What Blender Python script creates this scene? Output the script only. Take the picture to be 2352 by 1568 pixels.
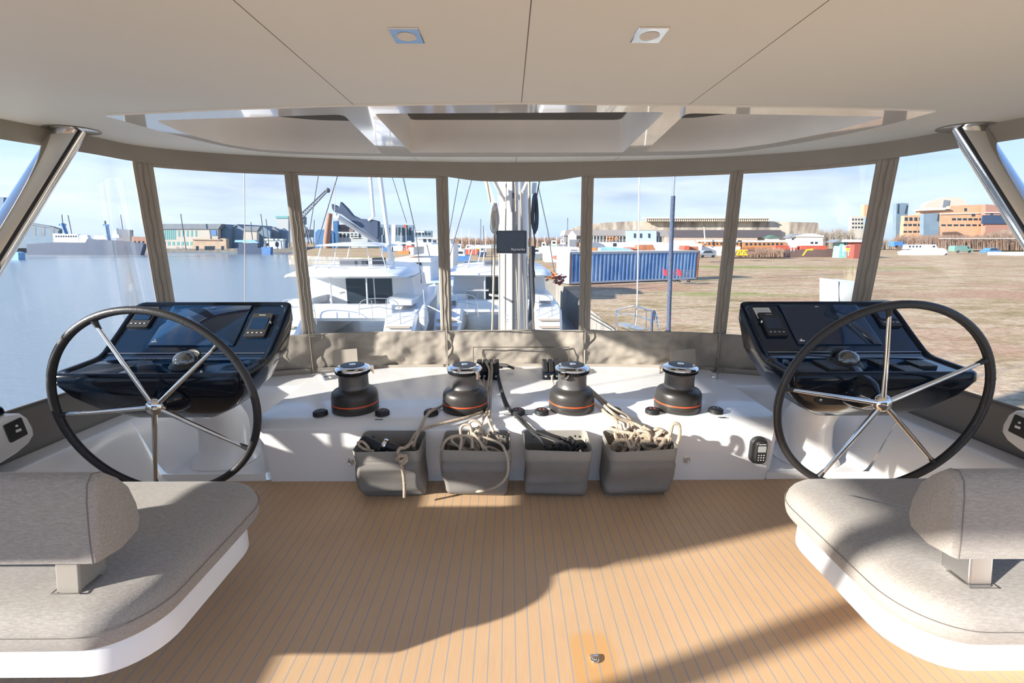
import bpy, bmesh, math, random
from mathutils import Vector, Matrix, noise as mnoise
random.seed(7)
for o in list(bpy.data.objects): bpy.data.objects.remove(o)
S = bpy.context.scene; COL = S.collection
PI = math.pi
# ---------------------------------------------------------------- camera
FPX = 1045.0; PITCH = math.atan(234/FPX); YAW = math.radians(.45); CAMZ = 1.5
cam = bpy.data.cameras.new('camera'); camo = bpy.data.objects.new('camera', cam); COL.objects.link(camo)
cam.sensor_width = 36; cam.lens = 36*FPX/2352; cam.clip_start = .05; cam.clip_end = 3000
camo.location = (0, 0, CAMZ); camo.rotation_euler = (PI/2-PITCH, 0, -YAW)
S.camera = camo
# ---------------------------------------------------------------- colour management
S.view_settings.view_transform = 'Standard'; S.view_settings.look = 'None'
S.view_settings.exposure = 0.52; S.view_settings.gamma = 1
S.view_settings.use_curve_mapping = False
# ---------------------------------------------------------------- sky
def N(nt, t, **kw):
    n = nt.nodes.new(t)
    for k, v in kw.items():
        if k in n.inputs: n.inputs[k].default_value = v
        else: setattr(n, k, v)
    return n
def ramp(nt, stops, interp='LINEAR'):
    r = nt.nodes.new('ShaderNodeValToRGB'); e = r.color_ramp.elements; r.color_ramp.interpolation = interp
    while len(e) < len(stops): e.new(.5)
    for i, (p, c) in enumerate(stops):
        e[i].position = p; e[i].color = (c[0], c[1], c[2], 1) if hasattr(c, '__len__') else (c, c, c, 1)
    return r
w = bpy.data.worlds.new('sky'); S.world = w; w.use_nodes = True; nt = w.node_tree; nt.nodes.clear()
L = nt.links.new
tc = N(nt, 'ShaderNodeTexCoord'); sp = N(nt, 'ShaderNodeSeparateXYZ'); L(tc.outputs['Generated'], sp.inputs[0])
grad = ramp(nt, [(0, (.55, .60, .66)), (.49, (.55, .60, .66)), (.5, (.43, .55, .71)), (.53, (.52, .66, .83)), (.57, (.44, .62, .87)), (.72, (.17, .38, .80)), (1, (.05, .14, .44))])
m1 = N(nt, 'ShaderNodeMath', operation='MULTIPLY_ADD'); m1.inputs[1].default_value = .5; m1.inputs[2].default_value = .5
L(sp.outputs['Z'], m1.inputs[0]); L(m1.outputs[0], grad.inputs[0])
mp = N(nt, 'ShaderNodeMapping'); mp.inputs['Scale'].default_value = (1.0, 1.0, 5.5); mp.inputs['Location'].default_value = (.6, .2, .3); L(tc.outputs['Generated'], mp.inputs[0])
cn = N(nt, 'ShaderNodeTexNoise', Scale=2.1, Detail=7, Roughness=.52); L(mp.outputs[0], cn.inputs['Vector'])
cr = ramp(nt, [(.40, 0), (.62, 1)]); L(cn.outputs[0], cr.inputs[0])
# clouds lie in the part of the sky ahead of the boat
fy = N(nt, 'ShaderNodeMapRange'); fy.inputs[1].default_value = -.1; fy.inputs[2].default_value = .75; fy.inputs[3].default_value = .15; fy.inputs[4].default_value = .85
L(sp.outputs['Y'], fy.inputs[0])
cm = N(nt, 'ShaderNodeMath', operation='MULTIPLY'); L(cr.outputs[0], cm.inputs[0]); L(fy.outputs[0], cm.inputs[1])
cn2 = N(nt, 'ShaderNodeTexNoise', Scale=3.4, Detail=5); L(mp.outputs[0], cn2.inputs['Vector'])
cc = ramp(nt, [(.35, (.37, .45, .57)), (.6, (.66, .73, .82))]); L(cn2.outputs[0], cc.inputs[0])
mx = N(nt, 'ShaderNodeMix', data_type='RGBA'); L(cm.outputs[0], mx.inputs[0]); L(grad.outputs[0], mx.inputs[6]); L(cc.outputs[0], mx.inputs[7])
bg = N(nt, 'ShaderNodeBackground', Strength=1.06); L(mx.outputs[2], bg.inputs[0])
wo = N(nt, 'ShaderNodeOutputWorld'); L(bg.outputs[0], wo.inputs[0])
# ---------------------------------------------------------------- sun (low winter sun from astern on the port side)
SUND = Vector((1, .45, -.385)).normalized()
sl = bpy.data.lights.new('sun', 'SUN'); sl.energy = 8.2; sl.angle = math.radians(.9); sl.color = (1, .95, .87)
so = bpy.data.objects.new('sun', sl); COL.objects.link(so); so.rotation_euler = SUND.to_track_quat('-Z', 'Y').to_euler()

# ---------------------------------------------------------------- pixel <-> place helpers (used to read real positions off the photograph)
def ray(px, py):
    x = (px-1176)/FPX; y = (784-py)/FPX
    fw = math.cos(PITCH)+y*math.sin(PITCH); up = -math.sin(PITCH)+y*math.cos(PITCH)
    c, s = math.cos(YAW), math.sin(YAW)
    return Vector((x*c+fw*s, -x*s+fw*c, up))
def at(px, py, x=None, y=None, z=None):
    r = ray(px, py)
    t = x/r.x if x is not None else y/r.y if y is not None else (z-CAMZ)/r.z
    return Vector((r.x*t, r.y*t, CAMZ+r.z*t))
# ---------------------------------------------------------------- materials
MATS = {}
def M(name, col, rough=.5, metal=0, var=0, vs=4, bump=0, bs=60, coat=0, spec=.5, stretch=(1, 1, 1), dirt=None, ds=2, coord='Object'):
    if name in MATS: return MATS[name]
    m = bpy.data.materials.new(name); m.use_nodes = True; t = m.node_tree; p = t.nodes['Principled BSDF']; l = t.links.new
    p.inputs['Base Color'].default_value = (*col, 1); p.inputs['Roughness'].default_value = rough; p.inputs['Metallic'].default_value = metal
    p.inputs['Specular IOR Level'].default_value = spec
    if coat: p.inputs['Coat Weight'].default_value = coat; p.inputs['Coat Roughness'].default_value = .03
    tc = N(t, 'ShaderNodeTexCoord'); mp = N(t, 'ShaderNodeMapping'); mp.inputs['Scale'].default_value = stretch; l(tc.outputs[coord], mp.inputs[0])
    n = N(t, 'ShaderNodeTexNoise', Scale=vs, Detail=5); l(mp.outputs[0], n.inputs['Vector'])
    v = max(var, .03)
    r = ramp(t, [(.3, tuple(c*(1-v) for c in col)), (.7, tuple(min(1, c*(1+v)) for c in col))]); l(n.outputs[0], r.inputs[0])
    last = r.outputs[0]
    if dirt:
        n2 = N(t, 'ShaderNodeTexNoise', Scale=ds, Detail=6, Roughness=.65); l(mp.outputs[0], n2.inputs['Vector'])
        r2 = ramp(t, [(.42, 0), (.62, 1)]); l(n2.outputs[0], r2.inputs[0])
        mx = N(t, 'ShaderNodeMix', data_type='RGBA'); l(r2.outputs[0], mx.inputs[0]); l(last, mx.inputs[6]); mx.inputs[7].default_value = (*dirt, 1); last = mx.outputs[2]
    l(last, p.inputs['Base Color'])
    if bump:
        n3 = N(t, 'ShaderNodeTexNoise', Scale=bs, Detail=4); l(mp.outputs[0], n3.inputs['Vector'])
        b = N(t, 'ShaderNodeBump', Strength=bump, Distance=.01); l(n3.outputs[0], b.inputs['Height']); l(b.outputs[0], p.inputs['Normal'])
    MATS[name] = m; return m
gel = M('white_gelcoat', (.84, .83, .81), .22, coat=.35, var=.015, vs=1.5)
gelf = M('white_moulding', (.82, .81, .79), .35, var=.02, vs=1.5)
chrome = M('polished_steel', (.78, .77, .75), .09, 1)
steel = M('brushed_steel', (.62, .62, .62), .25, 1)
blackg = M('sky_tinted_black_gloss', (.005, .009, .017), .10, spec=.28, var=.0)  # black gloss with a little mirrored sky blue put into the colour
skyp = M('sky_tinted_panel_gloss', (.003, .014, .036), .05, spec=.6, var=0)  # blue sky reflection on the helm panel is painted into its base colour
blackm = M('black_matt', (.02, .02, .021), .5, var=.1)
blackr = M('black_rubber', (.016, .016, .017), .55)
leather = M('wheel_leather', (.022, .022, .024), .42, bump=.15, bs=180)
winchg = M('winch_anthracite', (.055, .050, .047), .38, metal=.35, var=.05, bump=.04, bs=300)
drumg = M('winch_drum', (.15, .145, .14), .42, metal=.5, bump=.15, bs=120, stretch=(1, 1, 4))
orange = M('orange_band', (.85, .10, .02), .4)
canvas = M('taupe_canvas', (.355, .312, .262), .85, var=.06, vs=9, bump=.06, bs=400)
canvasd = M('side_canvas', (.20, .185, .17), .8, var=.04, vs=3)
cheader = M('header_canvas', (.315, .292, .255), .8, var=.05, vs=5)
bagm = M('grey_bag_canvas', (.215, .20, .18), .85, var=.05, vs=14, bump=.05, bs=300)
bagtrim = M('bag_band_canvas', (.29, .27, .235), .85, var=.05, vs=14)
rope = M('beige_rope', (.66, .54, .40), .8, var=.12, vs=160, dirt=(.24, .17, .12), ds=200, bump=.5, bs=260)
ropep = M('plain_rope', (.52, .43, .33), .8, var=.15, vs=160, bump=.6, bs=260)
ropeb = M('black_rope', (.035, .034, .034), .75, var=.4, vs=220, bump=.6, bs=260)
ropew = M('white_rope', (.66, .62, .55), .8, var=.1, vs=100, bump=.5, bs=200)
glossw = M('gloss_white_frame', (.80, .785, .75), .08, coat=1, var=.02)
screen = M('screen_glass', (.003, .022, .060), .03, spec=.8, var=0)  # navy of the mirrored sky is painted into the screen colour
label = M('label_paper', (.78, .78, .74), .6)
markw = M('white_marking', (.8, .8, .8), .5)
red = M('red_marking', (.7, .04, .03), .5)
def pattern_mat(name, fn, rough=.5, coat=0, spec=.5):
    m = bpy.data.materials.new(name); m.use_nodes = True; t = m.node_tree; p = t.nodes['Principled BSDF']
    p.inputs['Roughness'].default_value = rough; p.inputs['Specular IOR Level'].default_value = spec
    if coat: p.inputs['Coat Weight'].default_value = coat
    fn(t, p, t.links.new); MATS[name] = m; return m
def math_(t, op, a, b=None, c=None):
    n = N(t, 'ShaderNodeMath', operation=op)
    for i, v in enumerate((a, b, c)):
        if v is None: continue
        if isinstance(v, (int, float)): n.inputs[i].default_value = v
        else: t.links.new(v, n.inputs[i])
    return n.outputs[0]
def mixc(t, f, a, b):
    n = N(t, 'ShaderNodeMix', data_type='RGBA')
    for i, v in ((0, f), (6, a), (7, b)):
        if isinstance(v, (int, float)): n.inputs[i].default_value = v
        elif isinstance(v, tuple): n.inputs[i].default_value = (*v, 1)
        else: t.links.new(v, n.inputs[i])
    return n.outputs[2]
def xyz(t, coord='Object'):
    tc = N(t, 'ShaderNodeTexCoord'); s = N(t, 'ShaderNodeSeparateXYZ'); t.links.new(tc.outputs[coord], s.inputs[0]); return tc.outputs[coord], s.outputs
def nz(t, vec, scale, stretch=(1, 1, 1), detail=4, rough=.5):
    mp = N(t, 'ShaderNodeMapping'); mp.inputs['Scale'].default_value = stretch; t.links.new(vec, mp.inputs[0])
    n = N(t, 'ShaderNodeTexNoise', Scale=scale, Detail=detail, Roughness=rough); t.links.new(mp.outputs[0], n.inputs['Vector']); return n.outputs[0]
def deck(t, p, l):
    v, s = xyz(t)
    q = math_(t, 'DIVIDE', math_(t, 'ADD', s['X'], 10.0), .0505)
    fr = math_(t, 'FRACT', q); idn = math_(t, 'FLOOR', q)
    line = math_(t, 'LESS_THAN', math_(t, 'ABSOLUTE', math_(t, 'SUBTRACT', fr, .5)), .042)
    wn = N(t, 'ShaderNodeTexWhiteNoise', noise_dimensions='1D'); l(idn, wn.inputs['W'])
    g = nz(t, v, 26, (6, .35, 1), 5); big = nz(t, v, 1.6, (1, 1, 1), 5, .6)
    r = ramp(t, [(.3, (.56, .36, .20)), (.7, (.60, .395, .225))]); l(g, r.inputs[0])
    c = mixc(t, math_(t, 'MULTIPLY', wn.outputs[0], .10), r.outputs[0], (.52, .33, .18))
    r2 = ramp(t, [(.45, 0), (.72, .5)]); l(big, r2.inputs[0]); c = mixc(t, r2.outputs[0], c, (.66, .45, .27))
    # darker, more orange patch round the ring
    dx = math_(t, 'DIVIDE', math_(t, 'SUBTRACT', s['X'], .31), .085); dy = math_(t, 'DIVIDE', math_(t, 'SUBTRACT', s['Y'], 1.36), .13)
    d = math_(t, 'POWER', math_(t, 'ADD', math_(t, 'POWER', math_(t, 'ABSOLUTE', dx), 4.0), math_(t, 'POWER', math_(t, 'ABSOLUTE', dy), 4.0)), .25)
    r3 = ramp(t, [(.75, .75), (1.0, 0)]); l(math_(t, 'MULTIPLY', d, .9), r3.inputs[0]); c = mixc(t, r3.outputs[0], c, (.60, .32, .11))
    c = mixc(t, line, c, (.31, .31, .32)); l(c, p.inputs['Base Color'])
deckm = pattern_mat('planked_deck', deck, .55)
def ceil_(t, p, l):
    v, s = xyz(t)
    ln = None
    for x0 in (-.705, .06, .825):
        a = math_(t, 'LESS_THAN', math_(t, 'ABSOLUTE', math_(t, 'SUBTRACT', s['X'], x0)), .0018)
        ln = a if ln is None else math_(t, 'MAXIMUM', ln, a)
    g = nz(t, v, .8, detail=3)
    r = ramp(t, [(.3, (.74, .73, .675)), (.7, (.785, .775, .72))]); l(g, r.inputs[0])
    l(mixc(t, ln, r.outputs[0], (.16, .14, .12)), p.inputs['Base Color'])
    b = N(t, 'ShaderNodeBump', Strength=.08, Distance=.002); l(nz(t, v, 500), b.inputs['Height']); l(b.outputs[0], p.inputs['Normal'])
ceilm = pattern_mat('headliner', ceil_, .62, spec=.35)
def fab(t, p, l):
    v, s = xyz(t)
    a = nz(t, v, 160, (.35, 1.6, 2.2), 3); b2 = nz(t, v, 420, (1.4, .4, .4), 2); c = nz(t, v, 3, detail=3)
    r = ramp(t, [(.34, (.27, .245, .22)), (.5, (.325, .297, .265)), (.66, (.39, .36, .325))]); l(math_(t, 'MULTIPLY_ADD', b2, .35, math_(t, 'MULTIPLY', a, .65)), r.inputs[0])
    l(r.outputs[0], p.inputs['Base Color'])
    b = N(t, 'ShaderNodeBump', Strength=.12, Distance=.004); l(a, b.inputs['Height'])
    b3 = N(t, 'ShaderNodeBump', Strength=.25, Distance=.03); l(c, b3.inputs['Height']); l(b.outputs[0], b3.inputs['Normal']); l(b3.outputs[0], p.inputs['Normal'])
    p.inputs['Sheen Weight'].default_value = .15
fabm = pattern_mat('heather_fabric', fab, .9, spec=.2)
def vinyl():
    m = bpy.data.materials.new('clear_vinyl'); m.use_nodes = True; t = m.node_tree; t.nodes.clear(); l = t.links.new
    v, s = xyz(t)
    st = nz(t, v, 2.2, (9, 9, .9), 5, .6); fine = nz(t, v, 14, (6, 6, .7), 4, .6); bl = nz(t, v, .9, (1, 1, .8), 3)
    r1 = ramp(t, [(.60, 0), (.80, .09)]); l(st, r1.inputs[0]); r2 = ramp(t, [(.66, 0), (.80, .07)]); l(fine, r2.inputs[0]); r3 = ramp(t, [(.45, .006), (.75, .022)]); l(bl, r3.inputs[0])
    f = math_(t, 'ADD', math_(t, 'MULTIPLY', math_(t, 'ADD', r1.outputs[0], r2.outputs[0]), .8), r3.outputs[0])
    tr = N(t, 'ShaderNodeBsdfTransparent'); tr.inputs[0].default_value = (.97, .98, .985, 1)
    tl = N(t, 'ShaderNodeBsdfTranslucent'); tl.inputs[0].default_value = (.9, .9, .9, 1); df = N(t, 'ShaderNodeBsdfDiffuse'); df.inputs[0].default_value = (.9, .9, .9, 1)
    a = N(t, 'ShaderNodeAddShader'); 
    mx0 = N(t, 'ShaderNodeMixShader'); mx0.inputs[0].default_value = .5; l(tl.outputs[0], mx0.inputs[1]); l(df.outputs[0], mx0.inputs[2])
    mx = N(t, 'ShaderNodeMixShader'); l(f, mx.inputs[0]); l(tr.outputs[0], mx.inputs[1]); l(mx0.outputs[0], mx.inputs[2])
    gl = N(t, 'ShaderNodeBsdfGlossy', Roughness=.04); gl.inputs[0].default_value = (1, 1, 1, 1)
    fr = N(t, 'ShaderNodeFresnel', IOR=1.35); mx2 = N(t, 'ShaderNodeMixShader'); l(math_(t, 'MULTIPLY', fr.outputs[0], .45), mx2.inputs[0]); l(mx.outputs[0], mx2.inputs[1]); l(gl.outputs[0], mx2.inputs[2])
    o = N(t, 'ShaderNodeOutputMaterial'); l(mx2.outputs[0], o.inputs[0]); MATS['clear_vinyl'] = m; return m
vinylm = vinyl()
# ---------------------------------------------------------------- object helpers
WORLD = set()
def tag(o, label=None, cat=None, group=None, kind=None):
    for k, v in (('label', label), ('category', cat), ('group', group), ('kind', kind)):
        if v: o[k] = v
    return o
def thing(name, label, cat, loc=(0, 0, 0), rz=0, group=None, world=False):
    o = bpy.data.objects.new(name, None); o.empty_display_size = .1; COL.objects.link(o); o.location = loc; o.rotation_euler = (0, 0, rz)
    if world: WORLD.add(o)
    return tag(o, label, cat, group)
def root(o):
    while o.parent: o = o.parent
    return o
class MB:
    def __init__(s): s.v = []; s.f = []; s.mi = []; s.cur = 0
    def add(s, vs, fs):
        b = len(s.v); s.v += [Vector(v) for v in vs]; s.f += [[b+i for i in f] for f in fs]; s.mi += [s.cur]*len(fs); return s
    def box(s, c, sz, rot=None):
        hx, hy, hz = (q/2 for q in sz); c = Vector(c)
        vs = [Vector((x, y, z)) for z in (-hz, hz) for y in (-hy, hy) for x in (-hx, hx)]
        if rot is not None: vs = [rot @ v for v in vs]
        return s.add([c+v for v in vs], [(0, 2, 3, 1), (4, 5, 7, 6), (0, 1, 5, 4), (2, 6, 7, 3), (0, 4, 6, 2), (1, 3, 7, 5)])
    def bb(s, a, b): return s.box([(p+q)/2 for p, q in zip(a, b)], [abs(q-p) for p, q in zip(a, b)])
    def loft(s, rings, cap=True, closed=True):
        n = len(rings[0]); b = len(s.v)
        for r in rings: s.v += [Vector(v) for v in r]
        m = n if closed else n-1
        for i in range(len(rings)-1):
            for j in range(m):
                k = (j+1) % n; s.f.append([b+i*n+j, b+i*n+k, b+(i+1)*n+k, b+(i+1)*n+j]); s.mi.append(s.cur)
        if cap and closed:
            s.f.append([b+j for j in reversed(range(n))]); s.f.append([b+(len(rings)-1)*n+j for j in range(n)]); s.mi += [s.cur]*2
        return s
    def lathe(s, prof, o=(0, 0, 0), axis=(0, 0, 1), n=32, cap=True):
        a = Vector(axis).normalized(); u = a.orthogonal().normalized(); w_ = a.cross(u); o = Vector(o)
        return s.loft([[o+a*z+(u*math.cos(2*PI*k/n)+w_*math.sin(2*PI*k/n))*max(r, 1e-5) for k in range(n)] for r, z in prof], cap)
    def tube(s, pts, r, n=8, closed=False, cap=True, flat=None):
        pts = [Vector(p) for p in pts]; m = len(pts); rr = r if hasattr(r, '__len__') else [r]*m
        T = []
        for i in range(m):
            a = pts[(i-1) % m] if (closed or i) else pts[0]; b = pts[(i+1) % m] if (closed or i < m-1) else pts[-1]
            d = (b-a); T.append(d.normalized() if d.length > 1e-9 else Vector((0, 0, 1)))
        u = T[0].orthogonal().normalized(); rings = []
        for i in range(m):
            u = (u-T[i]*u.dot(T[i])); u = u.normalized() if u.length > 1e-6 else T[i].orthogonal().normalized(); w_ = T[i].cross(u)
            rings.append([pts[i]+(u*math.cos(2*PI*k/n)+w_*math.sin(2*PI*k/n))*rr[i] for k in range(n)])
        if closed: rings.append(rings[0]); return s.loft(rings, False)
        return s.loft(rings, cap)
    def grid(s, fn, nu, nv):
        b = len(s.v)
        for j in range(nv+1):
            for i in range(nu+1): s.v.append(Vector(fn(i/nu, j/nv)))
        for j in range(nv):
            for i in range(nu):
                a = b+j*(nu+1)+i; s.f.append([a, a+1, a+nu+2, a+nu+1]); s.mi.append(s.cur)
        return s
    def prism(s, poly, d):  # poly: 3D points in a plane, d: extrusion vector
        poly = [Vector(p) for p in poly]; d = Vector(d); n = len(poly)
        return s.loft([poly, [p+d for p in poly]])
    def ball(s, c, r, n=12, sc=(1, 1, 1)):
        c = Vector(c); rings = []
        for i in range(n//2+1):
            t = PI*i/(n//2); rr = max(math.sin(t), 1e-4)*r
            rings.append([c+Vector((rr*math.cos(2*PI*k/n)*sc[0], rr*math.sin(2*PI*k/n)*sc[1], -r*math.cos(t)*sc[2])) for k in range(n)])
        return s.loft(rings, True)
    def build(s, name, mats, parent=None, smooth=True, bevel=0, subsurf=0, thick=0, label=None, seg=3, angle=40, keep=False):
        me = bpy.data.meshes.new(name)
        off = Vector((0, 0, 0)); loc = Vector((0, 0, 0))
        if parent is not None:
            rt = root(parent)
            if rt in WORLD: off = Vector(rt.location)
        elif not keep and s.v:
            xs = [v.x for v in s.v]; ys = [v.y for v in s.v]; zs = [v.z for v in s.v]
            loc = off = Vector(((min(xs)+max(xs))/2, (min(ys)+max(ys))/2, min(zs)))
        me.from_pydata([v-off for v in s.v], [], s.f); me.update()
        ms = mats if isinstance(mats, (list, tuple)) else [mats]
        for m in ms: me.materials.append(m)
        if len(ms) > 1: me.polygons.foreach_set('material_index', s.mi)
        bm = bmesh.new(); bm.from_mesh(me)
        bmesh.ops.remove_doubles(bm, verts=bm.verts, dist=1e-6)
        bmesh.ops.recalc_face_normals(bm, faces=bm.faces)
        if smooth:
            for e in bm.edges:
                if len(e.link_faces) == 2 and e.calc_face_angle(0) > math.radians(angle): e.smooth = False
            for f in bm.faces: f.smooth = True
        bm.to_mesh(me); bm.free()
        o = bpy.data.objects.new(name, me); COL.objects.link(o); o.location = loc
        if parent is not None: o.parent = parent
        if thick: q = o.modifiers.new('t', 'SOLIDIFY'); q.thickness = thick; q.offset = 0
        if bevel:
            q = o.modifiers.new('b', 'BEVEL'); q.width = bevel; q.segments = seg; q.limit_method = 'ANGLE'; q.angle_limit = math.radians(35)
            q.harden_normals = False
        if subsurf: q = o.modifiers.new('s', 'SUBSURF'); q.levels = q.render_levels = subsurf
        if label: o['label'] = label
        return o
def struct(mb, name, m, **k): o = mb.build(name, m, **k); o['kind'] = 'structure'; return o
def copy_tree(o, parent=None):
    c = o.copy(); COL.objects.link(c)
    if parent is not None: c.parent = parent
    for ch in list(o.children): copy_tree(ch, c)
    return c
def cat(pts, n=8, closed=False):  # Catmull-Rom
    P = [Vector(p) for p in pts]; m = len(P); out = []
    for i in range(m if closed else m-1):
        a, b, c, d = (P[(i-1) % m] if closed or i else P[0]*2-P[1]), P[i], P[(i+1) % m], (P[(i+2) % m] if closed or i < m-2 else P[-1]*2-P[-2])
        for k in range(n):
            t = k/n; out.append(.5*((2*b)+(c-a)*t+(2*a-5*b+4*c-d)*t*t+(3*b-a-3*c+d)*t**3))
    if not closed: out.append(P[-1])
    return out
def rrect(w_, h, r, n=5, cx=0, cy=0):
    out = []
    for sx, sy, a0 in ((1, 1, 0), (-1, 1, 90), (-1, -1, 180), (1, -1, 270)):
        for k in range(n+1):
            a = math.radians(a0+90*k/n); out.append((cx+sx*(w_/2-r)+r*math.cos(a), cy+sy*(h/2-r)+r*math.sin(a)))
    return out
def fill(loops, z):  # flat face set bounded by loops (first outer, others holes)
    bm = bmesh.new(); es = []
    for lp in loops:
        vs = [bm.verts.new((p[0], p[1], z)) for p in lp]
        es += [bm.edges.new((vs[i], vs[(i+1) % len(vs)])) for i in range(len(vs))]
    bmesh.ops.triangle_fill(bm, use_beauty=True, use_dissolve=False, edges=es)
    bm.verts.index_update()
    r = [v.co.copy() for v in bm.verts], [[v.index for v in f.verts] for f in bm.faces]; bm.free(); return r
def text(parent, s, size, o, ux, uy, m, name='lettering', th=.0006):
    cu = bpy.data.curves.new('t', 'FONT'); cu.body = s; cu.size = size; cu.extrude = 0; cu.align_x = 'CENTER'; cu.align_y = 'CENTER'; cu.offset = size*.015
    tmp = bpy.data.objects.new('t', cu); COL.objects.link(tmp)
    dg = bpy.context.evaluated_depsgraph_get(); me = tmp.evaluated_get(dg).to_mesh()
    ux = Vector(ux).normalized(); uy = Vector(uy).normalized(); nrm = ux.cross(uy); o = Vector(o)
    mb = MB(); mb.add([o+ux*v.co.x+uy*v.co.y+nrm*th for v in me.vertices], [list(p.vertices) for p in me.polygons])
    bpy.data.objects.remove(tmp)
    return mb.build(name, m, parent, smooth=False)
CX = .055
def sm(t): t = min(1, max(0, t)); return t*t*(3-2*t)
def mirx(p): return (2*CX-p[0], *p[1:])
# ================================================================ structure: deck, roof, enclosure
b = MB(); b.bb((-3.0, -3.2, -.06), (3.1, 2.66, 0)); struct(b, 'floor', deckm, smooth=False, keep=True)
LB = [(-2.55, .2), (-2.54, 1.0), (-2.53, 1.6), (-2.51, 2.2), (-2.47, 2.85), (-2.43, 3.22), (-2.15, 3.5), (-1.64, 3.69), (-1.1, 3.78), (-.53, 3.81)]
LT = [(-2.74, .2), (-2.73, 1.0), (-2.70, 1.6), (-2.62, 2.4), (-2.50, 2.88), (-2.43, 3.22), (-2.1, 3.48), (-1.64, 3.64), (-1.1, 3.76), (-.53, 3.84)]
RB = [mirx(p) for p in LB]; RT = [mirx(p) for p in LT]
RB[5] = (2.48, 3.18); RT[5] = (2.40, 3.03); RT[4] = (2.52, 2.72); RT[3] = (2.64, 2.35); RT[6] = (2.10, 3.36); RT[7] = (1.70, 3.56); RT[8] = (1.2, 3.72); RT[9] = (.62, 3.82)
BASE = LB+[(CX, 3.82)]+RB[::-1]; TOP = LT+[(CX, 3.86)]+RT[::-1]
NS = len(BASE)-1   # 20
def crv(P, s):
    i = min(max(int(math.floor(s)), 0), len(P)-2); t = s-i
    g = lambda k: Vector((*P[min(max(k, 0), len(P)-1)], 0))
    a, b_, c, d = g(i-1), g(i), g(i+1), g(i+2)
    return .5*((2*b_)+(c-a)*t+(2*a-5*b_+4*c-d)*t*t+(3*b_-a-3*c+d)*t**3)
Z0, Z1 = .41, 2.085
def wall(s, z, off=0):
    f = (z-Z0)/(Z1-Z0); p = crv(BASE, s).lerp(crv(TOP, s), f)
    if off:
        e = .02; q = crv(BASE, s+e).lerp(crv(TOP, s+e), f)-crv(BASE, s-e).lerp(crv(TOP, s-e), f); n = Vector((q.y, -q.x, 0)).normalized(); p = p+n*off
    return Vector((p.x, p.y, z))
def slen(s): return (wall(s+.05, 1.2)-wall(s-.05, 1.2)).length/.1
def ztop(s):  # upper edge of the canvas skirt
    d = min(abs(s), abs(NS-s)); return .66+.085*min(1, max(0, (d-3.5)/3.5))
edge = [tuple(crv(TOP, s/8))[:2] for s in range(0, NS*8+1)]
outer = [(x+(x-CX)*.012, y+.035) for x, y in edge]
outer = [(outer[0][0], -.55)]+outer+[(outer[-1][0], -.55)]
frame_out = [(-1.98, 2.44), (-1.3, 2.33), (-.72, 2.265), (.06, 2.225), (.86, 2.255), (1.47, 2.28), (2.03, 2.33)]+cat([(2.03, 2.33), (2.0, 2.62), (1.90, 2.92), (1.72, 3.22), (1.48, 3.42), (.9, 3.51), (.04, 3.555), (-.76, 3.55), (-1.45, 3.47), (-1.78, 3.30), (-1.93, 2.86), (-1.98, 2.44)], 4)[1:-1]
def rc(poly, r=.03, n=3):  # round polygon corners
    P = [Vector((*p, 0)) for p in poly]; out = []
    for i, p in enumerate(P):
        a = (P[i-1]-p); c = (P[(i+1) % len(P)]-p); ra = min(r, a.length*.45); rb = min(r, c.length*.45)
        A = p+a.normalized()*ra; C = p+c.normalized()*rb
        for k in range(n+1):
            t = k/n; q = A*(1-t)**2+p*2*t*(1-t)+C*t*t; out.append((q.x, q.y))
    return out
holeC = rc([(-.645, 2.385), (.745, 2.345), (.80, 3.375), (-.68, 3.39)])
holeL = rc([(-1.80, 2.52), (-.80, 2.40), (-.885, 3.43), (-1.40, 3.38), (-1.66, 3.30), (-1.80, 3.12), (-1.85, 2.8)], .05)
holeR = rc([(.855, 2.365), (1.87, 2.42), (1.82, 2.75), (1.68, 3.05), (1.50, 3.24), (1.28, 3.32), (.945, 3.345)], .05)
v, f = fill([outer, frame_out], 2.1); b = MB(); b.add(v, f); n0 = len(outer)
b.loft([[(x, y, 2.1) for x, y in outer], [(x+(x-CX)*.02, y+.05, 2.2) for x, y in outer], [(x, y, 2.40) for x, y in outer], [(x*.9, y*.96, 2.46) for x, y in outer]], cap=False)
b.add([(x*.9, y*.96, 2.46) for x, y in outer], [list(range(n0))])
b.loft([[(x, y, 2.1) for x, y in frame_out], [(x, y, 2.14) for x, y in frame_out]], cap=False)
struct(b, 'ceiling', ceilm, keep=True, angle=30)
sk = thing('skylight_panel', 'gloss white moulded skylight surround with three recesses and dark glass let into the ceiling', 'skylight', (.04, 3, 2.09), world=True)
v, f = fill([frame_out, holeC, holeL, holeR], 2.092); b = MB(); b.add(v, f)
b.loft([[(x, y, 2.092) for x, y in frame_out], [(x, y, 2.12) for x, y in frame_out]], cap=False)
b.build('frame', glossw, sk, smooth=False)
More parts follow.
